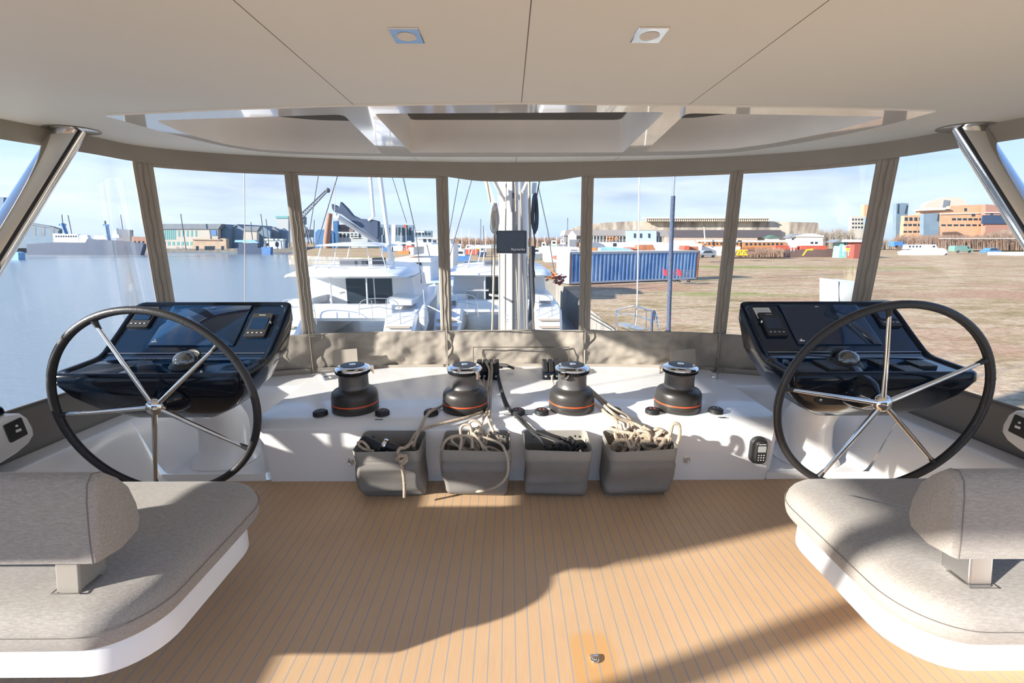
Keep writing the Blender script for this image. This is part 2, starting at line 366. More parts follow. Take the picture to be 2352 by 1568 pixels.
for nm, h, gl in (('C', holeC, rc([(-.635, 2.5), (.74, 2.5), (.765, 3.352), (-.665, 3.362)], .05)), ('L', holeL, rc([(-1.64, 2.7), (-.86, 2.6), (-.925, 3.405), (-1.30, 3.375), (-1.50, 3.30), (-1.62, 3.18)], .05)),
                  ('R', holeR, rc([(.93, 2.6), (1.70, 2.65), (1.66, 2.95), (1.55, 3.12), (1.26, 3.29), (.99, 3.32)], .05))):
    b = MB(); c0 = Vector((sum(p[0] for p in h)/len(h), sum(p[1] for p in h)/len(h), 0))
    def rg(z, k): return [(c0.x+(x-c0.x)*k, c0.y+(y-c0.y)*k, z) for x, y in h]
    b.loft([rg(2.092, 1), rg(2.10, .998), rg(2.20, .994), rg(2.285, .985), rg(2.315, .955)], cap=False)
    b.add(rg(2.315, .955), [list(range(len(h)))]); r_ = b.build('recess', M('recess_white', (.93, .92, .90), .4, var=.01), sk)
    b = MB(); b.prism([(x, y, 2.296) for x, y in gl], (0, 0, .018)); b.build('glass_pane', M('tinted_glass', (.010, .009, .012), .15, spec=.15), sk, smooth=False)
# downlights
dl = thing('ceiling_downlight', 'square blue-tinted chrome downlight with round lens, left of the two in the ceiling', 'ceiling light', (-.305, 1.54, 2.1), group='ceiling downlights')
b = MB(); v, f = fill([[(-.043, -.05), (.043, -.05), (.043, .05), (-.043, .05)], [(.029*math.cos(a*PI/12), .033*math.sin(a*PI/12)) for a in range(24)]], -.004); b.add(v, f)
b.loft([[(x*s, y*s, z) for x, y in ((-.043, -.05), (.043, -.05), (.043, .05), (-.043, .05))] for s, z in ((1, -.004), (1.04, -.002), (1.04, 0))], cap=False)
b.build('bezel', M('downlight_mirror', (.55, .6, .68), .06, 1), dl, smooth=False)
b = MB(); b.lathe([(.030, -.0045), (.028, -.001), (.0, .0)], n=24, cap=False); b.build('lens', M('frosted_lens', (.72, .70, .66), .5), dl)
d2 = copy_tree(dl); d2.location.x = .425; d2.location.y = 1.53; d2['label'] = 'square blue-tinted chrome downlight with round lens, right of the two in the ceiling'
# enclosure posts: canvas zip strips between the clear panes
posts = [5.0, 7.0, 9.0, 11.02, 13.0, 15.0]
names = ['far left', 'second from left', 'third from left, left of the mast', 'third from right, right of the mast', 'second from right', 'far right']
def wstrip(mb, sa, sb, za, zb, off, ns=4, nzz=14, wr=0, sc=6.0, seed=0, gather=0):
    def fn(u, v):
        s = sa+(sb-sa)*u; a = za(s) if callable(za) else za; c = zb(s) if callable(zb) else zb; z = a+(c-a)*v; o = off
        if wr:
            p = wall(s, z); q = Vector((p.x*sc+seed, p.y*sc, p.z*sc*1.4)); k = mnoise.noise(q)+.5*mnoise.noise(q*1.9)+.22*mnoise.noise(q*4.1); k2 = mnoise.noise(Vector((p.x*2.6+p.z*3.5+seed, p.z*2-p.x*1.5, seed)))
            o += wr*(k+k2*.6)
            if gather: o += gather*math.sin(p.x*75+3*math.sin(p.x*9))*max(0, v-.6)/.4
        return wall(s, z, o)
    return mb.grid(fn, ns, nzz)
for i, (s, nm) in enumerate(zip(posts, names)):
    hw = (.058 if i in (0, 5) else .048)/slen(s)
    t = thing('canvas_post', f'taupe canvas upright between two clear panes, {nm}', 'post', wall(s, .5), group='enclosure uprights', world=True)
    b = MB(); zb = ztop(s)-.0
    wstrip(b, s-hw, s+hw, zb, 2.03, .004, 6, 24, wr=.0022, sc=9, seed=i); b.build('strip', canvas, t, thick=.004)
    b = MB(); b.tube([wall(s+.01*math.sin(k*1.7), zb+(2.03-zb)*k/24, .008) for k in range(25)], .0042, 6); b.build('zip', M('zip_tape', (.25, .22, .18), .6), t)
    for q in (-.55, .55):
        b = MB(); b.tube([wall(s+q*hw, zb+(2.03-zb)*k/16, .008) for k in range(17)], .003, 6); b.build('piping', cheader, t)
# clear panes
bounds = [0.3]+posts+[NS-.3]
for i in range(7):
    sa, sb = bounds[i], bounds[i+1]; ha = .05/slen(sa) if i else 0; hb = .05/slen(sb) if i < 6 else 0
    b = MB(); wstrip(b, sa+ha*.8, sb-hb*.8, lambda s: ztop(s)-.01, 2.02, -.004, max(6, int((sb-sa)*6)), 10, wr=.003, sc=1.6, seed=i*3)
    struct(b, f'window_{i+1}', vinylm, keep=True)
# header canvas along the roof edge, sagging in the middle
def zhead(s): return 1.998-.0-.045*math.exp(-((s-10.0)/.85)**4)+(.02 if 4.9 < s < 15.1 else 0)*0
b = MB(); wstrip(b, .1, NS-.1, zhead, 2.1, .012, 240, 5, wr=.002, sc=7); struct(b, 'trim_1', cheader, keep=True)
b = MB()
for sa, sb in ((5.03, 6.97), (7.03, 8.97), (11.05, 12.97), (13.03, 14.97)):
    b.grid(lambda u, v: wall(sa+(sb-sa)*u, 1.975+.035*v, .006+.004*math.sin((sa+(sb-sa)*u)*95)*(v)), 80, 4)
struct(b, 'trim_2', canvas, keep=True)
# canvas skirts below the panes
sk_names = ['left side of the cockpit, dark grey', 'beside the left helm', 'behind the leftmost winch', 'in the middle, with a stitched flap', 'behind the rightmost winch', 'beside the right helm', 'right side of the cockpit, dark grey']
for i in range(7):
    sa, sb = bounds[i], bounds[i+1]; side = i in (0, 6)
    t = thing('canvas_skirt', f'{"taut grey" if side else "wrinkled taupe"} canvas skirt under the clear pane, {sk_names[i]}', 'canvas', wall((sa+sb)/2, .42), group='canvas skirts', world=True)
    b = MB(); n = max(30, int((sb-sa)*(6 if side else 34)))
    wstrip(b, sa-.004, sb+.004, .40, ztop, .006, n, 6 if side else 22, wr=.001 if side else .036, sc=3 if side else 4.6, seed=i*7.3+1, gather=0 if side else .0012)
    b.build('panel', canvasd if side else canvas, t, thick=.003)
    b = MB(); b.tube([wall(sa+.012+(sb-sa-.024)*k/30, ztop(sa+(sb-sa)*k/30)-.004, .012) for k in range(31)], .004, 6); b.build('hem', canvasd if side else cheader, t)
    if not side:
        b = MB(); wstrip(b, sa+.02, sb-.02, .40, .455, .03, 40, 2, wr=.004, sc=8, seed=i); b.build('foot_band', canvas, t, thick=.003)
    if i < 6:
        b = MB(); b.tube([wall(sb+.01, .40+(ztop(sb)-.38)*k/10, .030) for k in range(11)], .006, 6); b.build('side_seam', MATS['zip_tape'], t)
    if i == 3:
        b = MB()
        for k0, k1 in (((1087, 836), (1087, 797)), ((1087, 797), (1307, 797)), ((1307, 797), (1307, 836))):
            p0, p1 = at(*k0, y=3.765), at(*k1, y=3.765); b.tube([p0.lerp(p1, k/8) for k in range(9)], .004, 6)
        b.build('flap_seam', M('seam_tape', (.12, .10, .085), .8), t)
    if i in (2, 4):
        x0, x1 = ((765, 820) if i == 2 else (1540, 1596)); b = MB()
        P = [at(x, y_, y=3.66 if i == 2 else 3.62) for x, y_ in ((x0, 840), (x0, 804), (x1, 800), (x1+3, 840))]
        b.prism(P, (0, -.006, 0)); b.build('square_flap', canvas, t, smooth=False)
# ================================================================ moulded white coaming and dash
def body(mb, x0, x1):
    prof = [(2.652, .0), (2.640, .0), (2.605, .355), (2.612, .378), (2.655, .412), (2.68, .42), (3.0, .424), (3.55, .43), (3.88, .43)]
    rings = []; nx = 60
    for i in range(nx+1):
        u = i/nx; x = x0+(x1-x0)*u; e = min(x-x0, x1-x)
        k = 0 if e > .05 else (.05-math.sqrt(max(0, .0025-(.05-e)**2)))
        rings.append([(x, min(3.9, y+(k if y < 3.2 else 0)), z) for y, z in prof])
    mb.loft(rings, True)
    mb.f[-1] = mb.f[-1]
b = MB(); body(b, -1.56, 1.69)
def wx(y, left):  # x of the inner side of the enclosure at a given y
    P = LB if left else RB
    if y <= P[0][1]: return P[0][0]
    for a, c in zip(P, P[1:]):
        if a[1] <= y <= c[1]: return a[0]+(c[0]-a[0])*(y-a[1])/(c[1]-a[1])
    return P[-1][0]
def side(mb, left):
    sg = -1 if left else 1
    def fa(u, v):
        y = .3+v*(2.648-.3); w_ = wx(y, left); xin = CX+sg*2.14; x = xin+(w_+sg*.03-xin)*u; d = abs(x-w_)
        return (x, y, -.01+.42*(1-sm((d-.13)/.20)))
    def fb(u, v):
        y = 2.648+v*(3.86-2.648); w_ = wx(min(y, 3.75), left); xin = CX+sg*1.60; x = xin+(w_+sg*.03-xin)*u; d = abs(x-w_)
        if y > 3.5: x = xin+(CX+sg*2.5-xin)*u
        hx = 1-sm((d-.13)/.20) if y < 3.5 else 1
        return (x, y, .05+.36*max(hx, sm((y-3.12)/.20)))
    mb.grid(fa, 30, 60); mb.grid(fb, 50, 60)
    a, c = CX+sg*1.60, CX+sg*2.28
    mb.prism([(a, 2.646, -.01), (c, 2.646, -.01), (c, 2.646, .0485), (a, 2.646, .0485)], (0, .004, 0))
struct(b, 'wall_front', gel, keep=True, angle=38)
b = MB(); side(b, True); struct(b, 'wall_left', gel, keep=True, angle=38)
b = MB(); side(b, False); struct(b, 'wall_right', gel, keep=True, angle=38)
# console face details: ring eyes
def padeye(lab, o, ux, uy, s=1.0, g='small steel folding ring eyes'):
    ux = Vector(ux).normalized(); uy = Vector(uy).normalized(); n = ux.cross(uy).normalized()
    t = thing('ring_eye', lab, 'ring', o, group=g, world=True); o = Vector(o)
    P = lambda x, y, z: o+ux*x*s+uy*y*s+n*z*s
    b = MB(); b.prism([P(x, y+.012, 0) for x, y in rrect(.042, .016, .007)], n*.006*s)
    b.tube([P(-.019, .012, .006), P(.019, .012, .006)], .005*s, 8); b.build('base', chrome, t, bevel=.001)
    b = MB(); b.tube([P(.017*math.cos(a), -.004+.021*math.sin(a), .008) for a in [PI*k/12 for k in range(12, 25)]]+[P(.017, .008, .008), P(-.017, .008, .008)], .0042*s, 8, closed=True); b.build('ring', chrome, t)
    b = MB(); b.tube([P(.008*math.cos(a), -.002+.013*math.sin(a), .011) for a in [PI*k/8 for k in range(8, 17)]]+[P(.008, .01, .011), P(-.008, .01, .011)], .003*s, 6, closed=True); b.build('inner_loop', chrome, t)
padeye('steel folding ring eye on the planked deck in the foreground', at(1366, 1513, z=.0), (1, 0, 0), (0, 1, 0), .78)
padeye('steel ring eye on the white dash face left of the first rope bag', at(807, 1058, y=2.626), (1, 0, 0), (0, .1, 1), .95)
padeye('steel ring eye on the white dash face right of the last rope bag', at(1577, 1054, y=2.626), (1, 0, 0), (0, .1, 1), .95)
# ---------------------------------------------------------------- winches
def winch(loc, rz, lab):
    t = thing('sheet_winch', lab, 'winch', loc, rz, group='anthracite self-tailing winches on the dash')
    b = MB(); b.lathe([(.142, 0), (.147, .003), (.148, .045), (.1465, .050)], n=64, cap=False); b.lathe([(.1465, .056), (.1455, .085), (.144, .104), (.139, .120), (.129, .131), (.114, .138), (.101, .143), (.097, .150)], n=64, cap=False)
    b.build('base_skirt', winchg, t, angle=60)
    b = MB(); b.lathe([(.1468, .049), (.1474, .050), (.1474, .056), (.1468, .057)], n=64, cap=False); b.build('orange_ring', orange, t)
    b = MB(); b.lathe([(.098, .148), (.0935, .153), (.092, .180), (.092, .222), (.094, .236), (.098, .242)], n=64, cap=False); b.build('drum', drumg, t)
    b = MB(); b.lathe([(.09, .240), (.104, .245), (.109, .250), (.098, .254), (.098, .258), (.110, .262), (.111, .266), (.09, .268)], n=64, cap=False)
    for k in range(40):
        a = 2*PI*k/40; b.box((.101*math.cos(a), .101*math.sin(a), .253), (.016, .004, .007), Matrix.Rotation(a, 3, 'Z'))
    b.build('rope_jaws', blackm, t)
    b = MB(); b.lathe([(.108, .264), (.113, .268), (.113, .274), (.105, .284), (.086, .292), (.076, .294)], n=64, cap=False)
    # feeder arm
    b.box((-.0, -.110, .269), (.030, .034, .014)); b.box((.002, -.124, .249), (.026, .010, .046)); b.tube([(.004, -.125, .229), (.024, -.120, .237), (.026, -.104, .250)], .006, 8)
    b.build('self_tailing_arm', chrome, t, angle=50, label='polished chrome top ring and feeder arm')
    b = MB(); b.lathe([(.0765, .2935), (.075, .2965), (.02, .2985)], n=48, cap=False); b.build('cap', blackm, t)
    b = MB(); b.lathe([(.021, .298), (.020, .3005), (.012, .3005), (.0115, .296), (.0, .295)], n=24, cap=False); b.build('handle_socket', chrome, t)
    return t
w0 = winch((-1.000, 2.818, .4225), 1.95, 'leftmost of the four winches, dark grey with an orange ring and chrome top')
for (x, rz, lab) in ((-.283, .78, 'second winch from the left, dark grey, with rope led round its foot'), (.412, -.62, 'third winch from the left, in front of the right rope clutch'), (1.108, -1.78, 'rightmost of the four winches, standing alone near the right helm')):
    q = copy_tree(w0); q.location.x = x; q.rotation_euler.z = rz; q['label'] = lab
# ---------------------------------------------------------------- round foot switches
def button(loc, mark, lab):
    t = thing('winch_button', lab, 'button', loc, group='round black winch buttons')
    b = MB(); b.lathe([(.041, 0), (.045, .003), (.045, .010), (.043, .013), (.045, .016), (.044, .024), (.036, .030), (.028, .030), (.02, .028), (.0, .028)], n=40, cap=False); b.build('housing', blackr, t, angle=50)
    b = MB()
    for sx in (-1, 1): b.prism([(sx*.012+x, y+.002, .0312) for x, y in ((-.007, -.006), (.007, -.006), (.003, .008), (-.003, .008))], (0, 0, .0006))
    b.build('arrow_mark', mark, t, smooth=False)
om = M('orange_mark', (.8, .16, .06), .5); gm = M('grey_mark', (.25, .25, .25), .5)
bl = ['left of the leftmost winch', 'right of the leftmost winch', 'left of the second winch', 'middle of the dash under the black rope', 'left of the third winch', 'right of the third winch, under beige rope', 'left of the rightmost winch', 'right of the rightmost winch']
for k, (px, py) in enumerate([(731, 958), (875, 957), (988, 957), (1190, 955), (1245, 955), (1413, 953), (1502, 953), (1649, 952)]):
    p = at(px, py, z=.42); button((p.x, p.y+.035, .4205), gm if k in (0, 7) else om, f'round black winch button on the white dash, {bl[k]}')
# small slots in the dash
for k, (a, c, y_) in enumerate(((1157, 1180, 953), (1205, 1223, 953), (1181, 1199, 960), (1650, 1668, 959), (861, 879, 964))):
    p, q = at(a, y_, z=.42), at(c, y_, z=.42); b = MB(); b.bb((p.x, p.y, .4195), (q.x, p.y+.006, .4225)); o = b.build('dash_slot', blackm, smooth=False)
    tag(o, f'short dark slot in the white dash top, {["left of the middle button", "right of the middle button", "just below the middle button", "below the far right button", "below the second button from the left"][k]}', 'slot', 'thin slots in the dash')
# ---------------------------------------------------------------- rope bags
def bag(cx, w_, seed, lab):
    t = thing('rope_bag', lab, 'bag', (cx, 2.5, .0), group='grey canvas rope bags hung on the dash', world=True)
    rnd = random.Random(seed)
    def ring(z, k):  # outline; back edge on the dash face
        yb = 2.600-.0; dep = .255 if z > .28 else .255-.115*((.28-z)/.28)**1.3; ww = w_*(1+.03*math.sin(z*14+seed))
        if z < .09: ww *= 1-.04*(.09-z)/.09
        pts = rrect(ww, dep, .035, 6, cx, yb-dep/2); out = []
        for x, y in pts:
            f = max(0, (yb-y)/dep)
            rg = 1-2*abs(mnoise.noise(Vector((x*5+z*4+seed, z*7-x*3, seed)))); y2 = y-(.030*f*rg if z < .27 else 0)*sm((.285-z)/.05)*sm(z/.05)+.010*f*(z < .28)
            x2 = x+.012*f*mnoise.noise(Vector((y*9, z*9, seed)))
            out.append((x2, y2, z+.010*f*math.sin((x-cx)*11+seed)*(1 if z < .1 or z > .33 else .4)+(.012 if z > .3 else 0)*(1-f)))
        return out
    zs = [.008, .012]+[.03+.0182*k for k in range(15)]
    b = MB(); b.loft([ring(z, 0) for z in zs], cap=False); b.f.append([i for i in range(len(ring(.01, 0)))][::-1]); b.mi.append(0)
    b.build('pouch', bagm, t, thick=.003, angle=80)
    b = MB(); r1 = ring(.285, 0); r2 = ring(.345, 0); c = Vector((cx, 2.6-.1275, 0))
    sc = lambda r, k: [(c.x+(p[0]-c.x)*k, c.y+(p[1]-c.y)*k, p[2]) for p in r]
    b.loft([sc(ring(.275, 0), 1.012), sc(r1, 1.014), sc(ring(.315, 0), 1.012), sc(r2, 1.01), sc([(p[0], p[1], p[2]+.004) for p in r2], 1.0), sc(r2, .985), sc(r1, .985), sc(ring(.275, 0), .98)], cap=False)
    b.build('top_band', bagtrim, t, angle=60)
    for sx in (-.36, .33):
        b = MB(); b.lathe([(.007, 0), (.006, .004), (0, .005)], o=(cx+sx*w_, 2.585, .33), axis=(0, -1, 0), n=12, cap=False); b.build('stud', chrome, t)
    return t
bag(-.690, .375, 1.3, 'first rope bag from the left, holding a black winch handle, knotted rope over its edge')
bag(-.190, .385, 4.1, 'second rope bag from the left, full of loose pale rope loops')
bag(.283, .375, 2.2, 'third rope bag from the left, holding dark rope')
bag(.760, .385, 6.7, 'rightmost rope bag, overfilled with coiled beige rope')
# ---------------------------------------------------------------- remote control on the dash face
t = thing('remote_control', 'black handheld remote with small grey display clipped to the white dash face', 'remote', (1.55, 2.6, .14), world=True)
P = lambda x, z, d: Vector((1.548+x, 2.612-d-.1*(z-.22)*0, .225+z))
b = MB(); b.loft([[P(x*s, z*s, d) for x, z in rrect(.098, .178, .045, 8)] for s, d in ((1, .0), (1, .02), (.93, .028))]); b.build('cradle', blackm, t)
b = MB(); b.loft([[P(x*s+.006, z*s-.006, d) for x, z in rrect(.070, .150, .026, 8)] for s, d in ((1, .024), (1, .040), (.92, .046))]); hs = b.build('handset', blackr, t)
b = MB(); b.prism([P(x+.006, z+.020, .0465) for x, z in rrect(.050, .040, .003, 2)], (0, -.001, 0)); b.build('display', M('lcd_grey', (.30, .32, .31), .2), hs, smooth=False)
b = MB()
for i in range(3):
    for j in range(3): b.prism([P(x-.010+i*.016, z-.020-j*.016, .0465) for x, z in rrect(.007, .005, .002, 1)], (0, -.0015, 0))
b.build('keys', markw, hs, smooth=False)
text(hs, 'Raymarine', .0105, P(.006, .052, .0465), (1, 0, 0), (0, 0, 1), markw)
# ---------------------------------------------------------------- rope clutches on the dash
def clutch(cx, w_, lab, flip):
    t = thing('rope_clutch', lab, 'rope clutch', (cx, 3.45, .43), world=True)
    b = MB(); y0, y1 = 3.40, 3.60
    b.prism([(cx-w_/2, y0, .43), (cx-w_/2, y1, .43), (cx-w_/2, y1, .52), (cx-w_/2, y0+.06, .545), (cx-w_/2, y0+.0, .50)], (w_, 0, 0)); b.build('body', blackg, t, bevel=.006)
    n = 4 if w_ > .14 else 3
    for k in range(n):
        x = cx-w_/2+w_*(k+.5)/n; b = MB(); b.prism([(x-w_/n*.4, y0-.012, .50), (x-w_/n*.4, y0+.05, .56), (x-w_/n*.4, y1-.03, .555), (x-w_/n*.4, y1, .53), (x-w_/n*.4, y0+.03, .515)], (w_/n*.8, 0, 0)); b.build('lever', blackm, t, bevel=.004)
        b = MB(); b.lathe([(.012, 0), (.010, .004), (.004, .005)], o=(x, y0+.0, .462), axis=(0, -1, 0), n=12); b.build('bolt', steel, t)
    return t
clutch(-.165, .185, 'black rope clutch on the white dash, left of centre, ropes over its levers', 0)
clutch(.335, .135, 'black rope clutch on the white dash, behind the third winch', 1)
for (p, q, lab) in (((1148, 838), (1180, 846), 'short dark lever lying on the dash right of the left rope clutch'), ((1642, 861), (1662, 848), 'small steel fitting at the back of the dash right of the rightmost winch'), ((748, 864), (732, 857), 'small steel fitting at the back of the dash left of the leftmost winch')):
    a, c = at(*p, z=.455), at(*q, z=.455); b = MB(); b.tube([a, a.lerp(c, .5)+Vector((0, 0, .012)), c], [.016, .013, .009], 10); b.lathe([(.025, 0), (.022, .02), (.012, .024)], o=(a.x, a.y, .43), n=16)
    tag(b.build('deck_lever' if 'lever' in lab else 'deck_fitting', blackm if 'lever' in lab else steel), lab, 'fitting')
# ---------------------------------------------------------------- ropes on the dash and in the bags
def R3(pts, k=6): return cat(pts, k)
def ropeo(name, pts, r, m, lab, group=None, k=6, parent=None):
    b = MB(); b.tube(R3(pts, k), r, 8); o = b.build(name, m, parent); 
    if parent is None: tag(o, lab, 'rope', group)
    return o
def A(px, py, **k): return at(px, py, **k)
# clutch -> bag 2 (two pale ropes)
ropeo('rope', [A(1128, 846, z=.50), A(1122, 832, z=.56), A(1117, 833, z=.57), A(1124, 850, z=.52), A(1122, 880, z=.445), A(1116, 915, z=.432), A(1118, 945, z=.432), A(1111, 960, z=.434), A(1105, 980, y=2.55), A(1108, 1000, y=2.50), A(1112, 1018, y=2.46)], .0085, ropep, 'pale plain rope from the left rope clutch down into the second rope bag')
ropeo('rope', [A(1137, 832, z=.565), A(1129, 834, z=.57), A(1130, 850, z=.52), A(1128, 880, z=.445), A(1126, 915, z=.432), A(1125, 948, z=.434), A(1123, 965, y=2.60), A(1131, 985, y=2.56), A(1141, 1003, y=2.48), A(1150, 1016, y=2.44)], .0092, rope, 'flecked beige rope from the left rope clutch into the second rope bag')
# round the second winch and over to bag 1
ropeo('rope', [A(1106, 848, z=.47), A(1113, 880, z=.432), A(1117, 905, z=.432), A(1114, 930, z=.434), A(1103, 947, z=.434), A(1075, 957, z=.434), A(1040, 966, y=2.60), A(1000, 976, y=2.57), A(975, 985, y=2.55), A(958, 992, y=2.54), A(945, 1012, y=2.50), A(935, 1030, y=2.46)], .0095, rope, 'flecked beige rope led round the second winch across to the first rope bag')
ropeo('rope', [A(1020, 928, z=.45), A(1008, 936, z=.436), A(988, 945, z=.475), A(975, 962, z=.436), A(965, 985, y=2.56), A(954, 1010, y=2.50), A(950, 1028, y=2.46)], .0095, ropep, 'plain pale rope from the second winch over the button into the first rope bag')
ropeo('rope', [A(948, 1015, y=2.42), A(930, 1028, y=2.36), A(918, 1030, y=2.33), A(914, 1040, y=2.322), A(922, 1046, y=2.322), A(920, 1060, y=2.322), A(926, 1085, y=2.33), A(929, 1112, y=2.34), A(929, 1141, y=2.35)], .0095, rope, 'flecked beige rope end with a knot hanging over the front of the first rope bag')
b = MB(); c = A(922, 1054, y=2.305); b.tube([c+Vector((.022*math.cos(a)+.006*math.cos(3*a), -.004+.014*math.sin(2*a+.6), .026*math.sin(a)+.004*math.sin(4*a))) for a in [2*PI*k/30 for k in range(30)]], .0095, 8, closed=True)
b.tube([c+Vector((.018*math.cos(a), -.006+.012*math.cos(2*a), .012+.016*math.sin(a))) for a in [2*PI*k/24 for k in range(24)]], .0095, 8, closed=True); tag(b.build('rope_knot', rope), 'tight knot in the beige rope hanging over the first rope bag', 'knot')
# black rope to bag 3
ropeo('rope', [A(1142, 852, z=.49), A(1145, 875, z=.45), A(1153, 905, z=.434), A(1165, 935, z=.434), A(1180, 950, z=.434), A(1195, 966, y=2.60), A(1220, 990, y=2.56), A(1240, 1006, y=2.48), A(1252, 1026, y=2.42)], .0088, ropeb, 'black flecked rope from the left rope clutch into the third rope bag')
ropeo('rope', [A(1143, 854, z=.475), A(1149, 880, z=.45), A(1158, 910, z=.434), A(1171, 938, z=.434), A(1187, 952, z=.436), A(1204, 968, y=2.60), A(1230, 992, y=2.55), A(1262, 1004, y=2.50), A(1300, 1020, y=2.44), A(1310, 1028, y=2.40)], .0088, ropeb, 'second black rope, running further right in the third rope bag')
# two beige ropes behind winch 3 to bag 4
ropeo('rope', [A(1350, 888, z=.50), A(1380, 915, z=.46), A(1410, 938, z=.47), A(1440, 956, z=.436), A(1452, 975, y=2.58), A(1462, 998, y=2.50), A(1470, 1012, y=2.45)], .010, rope, 'upper beige rope from the third winch into the rightmost rope bag')
ropeo('rope', [A(1352, 894, z=.49), A(1378, 920, z=.45), A(1402, 944, z=.475), A(1430, 962, y=2.60), A(1465, 976, y=2.57), A(1490, 996, y=2.50), A(1505, 1012, y=2.44)], .010, rope, 'middle beige rope from the foot of the third winch into the rightmost rope bag')
ropeo('rope', [A(1362, 925, z=.47), A(1384, 941, z=.436), A(1400, 955, z=.434), A(1415, 965, y=2.60), A(1421, 985, y=2.56), A(1422, 1000, y=2.50), A(1428, 1016, y=2.46)], .010, rope, 'lower beige rope from the third winch into the left of the rightmost bag')
ropeo('rope', [A(1385, 943, z=.45), A(1405, 957, z=.436), A(1440, 968, y=2.60), A(1443, 985, y=2.57), A(1442, 1000, y=2.5)], .010, rope, 'short beige rope strand crossing the dash edge above the rightmost rope bag')
b = MB(); b.tube(R3([A(1270, 860, z=.47), A(1268, 872, z=.45), A(1272, 884, z=.44)]), .008, 8); tag(b.build('rope', rope), 'beige rope tail coming out of the right rope clutch behind the third winch', 'rope')
b = MB(); b.tube(R3([A(1101, 852, z=.49), A(1094, 862, z=.455), A(1103, 872, z=.44), A(1110, 884, z=.436), A(1113, 905, z=.434)]), .008, 8); tag(b.build('rope', rope), 'beige rope tail from the left rope clutch beside the second winch', 'rope')
# piles inside bags
def pile(cx, w_, n, r, m, seed, lab, zlo=.18, zhi=.37, big=.05, name='rope_coil'):
    rnd = random.Random(seed); b = MB(); pts = []
    for k in range(n):
        c = Vector((cx+rnd.uniform(-.40, .40)*w_, 2.475+rnd.uniform(-.062, .06), rnd.uniform(zlo, zhi))); rr = rnd.uniform(.5, 1)*big
        ax = Vector((rnd.uniform(-1, 1), rnd.uniform(-1.2, .2), rnd.uniform(-.4, .9))).normalized(); u = ax.orthogonal().normalized(); w2 = ax.cross(u); a0 = rnd.uniform(0, 6.3)
        for j in range(rnd.choice((4, 5, 6))): a = a0+j*1.15; pts.append(c+u*rr*math.cos(a)+w2*rr*math.sin(a)*.8)
    lim = lambda p: Vector((min(max(p.x, cx-w_*.46), cx+w_*.46), min(max(p.y, 2.385), 2.565), p.z))
    b.tube([lim(p) for p in cat([lim(p) for p in pts], 5)], r, 8)
    return tag(b.build(name, m), lab, 'rope')
pile(.76, .385, 34, .0105, rope, 5, 'heap of coiled flecked beige rope filling the rightmost rope bag', .22, .395, .06)
pile(-.19, .385, 16, .0085, ropep, 12, 'loose heap of pale rope inside the second rope bag', .20, .36, .075)
pile(.33, .30, 16, .009, ropeb, 3, 'dark rope coil lying in the third rope bag', .20, .335, .045)
ropeo('rope_loop', [A(1532, 1018, y=2.42), A(1541, 990, y=2.40), A(1544, 976, y=2.40), A(1552, 972, y=2.40), A(1560, 978, y=2.40), A(1561, 1000, y=2.40), A(1556, 1018, y=2.41)], .0105, rope, 'upright beige rope loop standing at the right end of the rightmost bag')
ropeo('rope_loop', [A(1497, 1000, y=2.48), A(1503, 988, y=2.48), A(1515, 985, y=2.48), A(1527, 993, y=2.48), A(1533, 1010, y=2.46)], .0105, rope, 'arched beige rope loop in the middle of the rightmost bag')
ropeo('rope_loop', [A(1056, 1036, y=2.36), A(1060, 1010, y=2.40), A(1058, 985, y=2.42), A(1066, 976, y=2.43), A(1080, 978, y=2.43), A(1084, 1000, y=2.42), A(1085, 1030, y=2.38)], .0085, ropep, 'tall pale rope loop standing at the left of the second rope bag')
ropeo('rope_loop', [A(1105, 1006, y=2.46), A(1106, 985, y=2.46), A(1100, 970, y=2.46), A(1086, 966, y=2.46), A(1078, 973, y=2.46), A(1084, 984, y=2.46), A(1098, 982, y=2.46), A(1104, 972, y=2.47)], .0085, ropep, 'round pale rope loop standing above the middle of the second rope bag')
ropeo('rope_loop', [A(1020, 1098, y=2.45), A(1013, 1070, y=2.42), A(1013, 1040, y=2.38), A(1022, 1014, y=2.33), A(1040, 1002, y=2.35), A(1070, 1000, y=2.40), A(1110, 1004, y=2.42), A(1148, 1018, y=2.36), A(1160, 1035, y=2.325), A(1167, 1060, y=2.315), A(1165, 1090, y=2.32), A(1148, 1112, y=2.33), A(1120, 1124, y=2.37), A(1095, 1128, y=2.42), A(1072, 1124, y=2.47)], .0075, ropep, 'thin pale rope hanging in a wide loop over the front of the second bag')
# winch handle in bag 1
t = thing('winch_crank', 'black winch crank with a chrome collar lying in the first rope bag', 'winch handle', (-.7, 2.47, .3), world=True)
a, c = A(835, 1012, y=2.46), A(880, 1032, y=2.40); b = MB(); b.tube([a, a.lerp(c, .5), c], [.030, .034, .031], 18); b.build('grip', blackr, t)
a2, c2 = A(888, 1022, y=2.42), A(935, 1040, y=2.40); b = MB(); b.tube([a2, a2.lerp(c2, .6), c2], [.026, .025, .018], 16); b.build('second_grip', blackm, t)
b = MB(); b.lathe([(.0, -.01), (.031, -.01), (.034, .0), (.031, .012), (.0, .012)], o=A(884, 1020, y=2.415), axis=c2-a2, n=20); b.build('collar', chrome, t)
ropeo('rope_loop', [A(860, 1036, y=2.38), A(835, 1030, y=2.38), A(822, 1018, y=2.38), A(832, 1014, y=2.38), A(845, 1026, y=2.38), A(850, 1038, y=2.38)], .0075, rope, 'small flecked rope eye at the left end of the first rope bag')
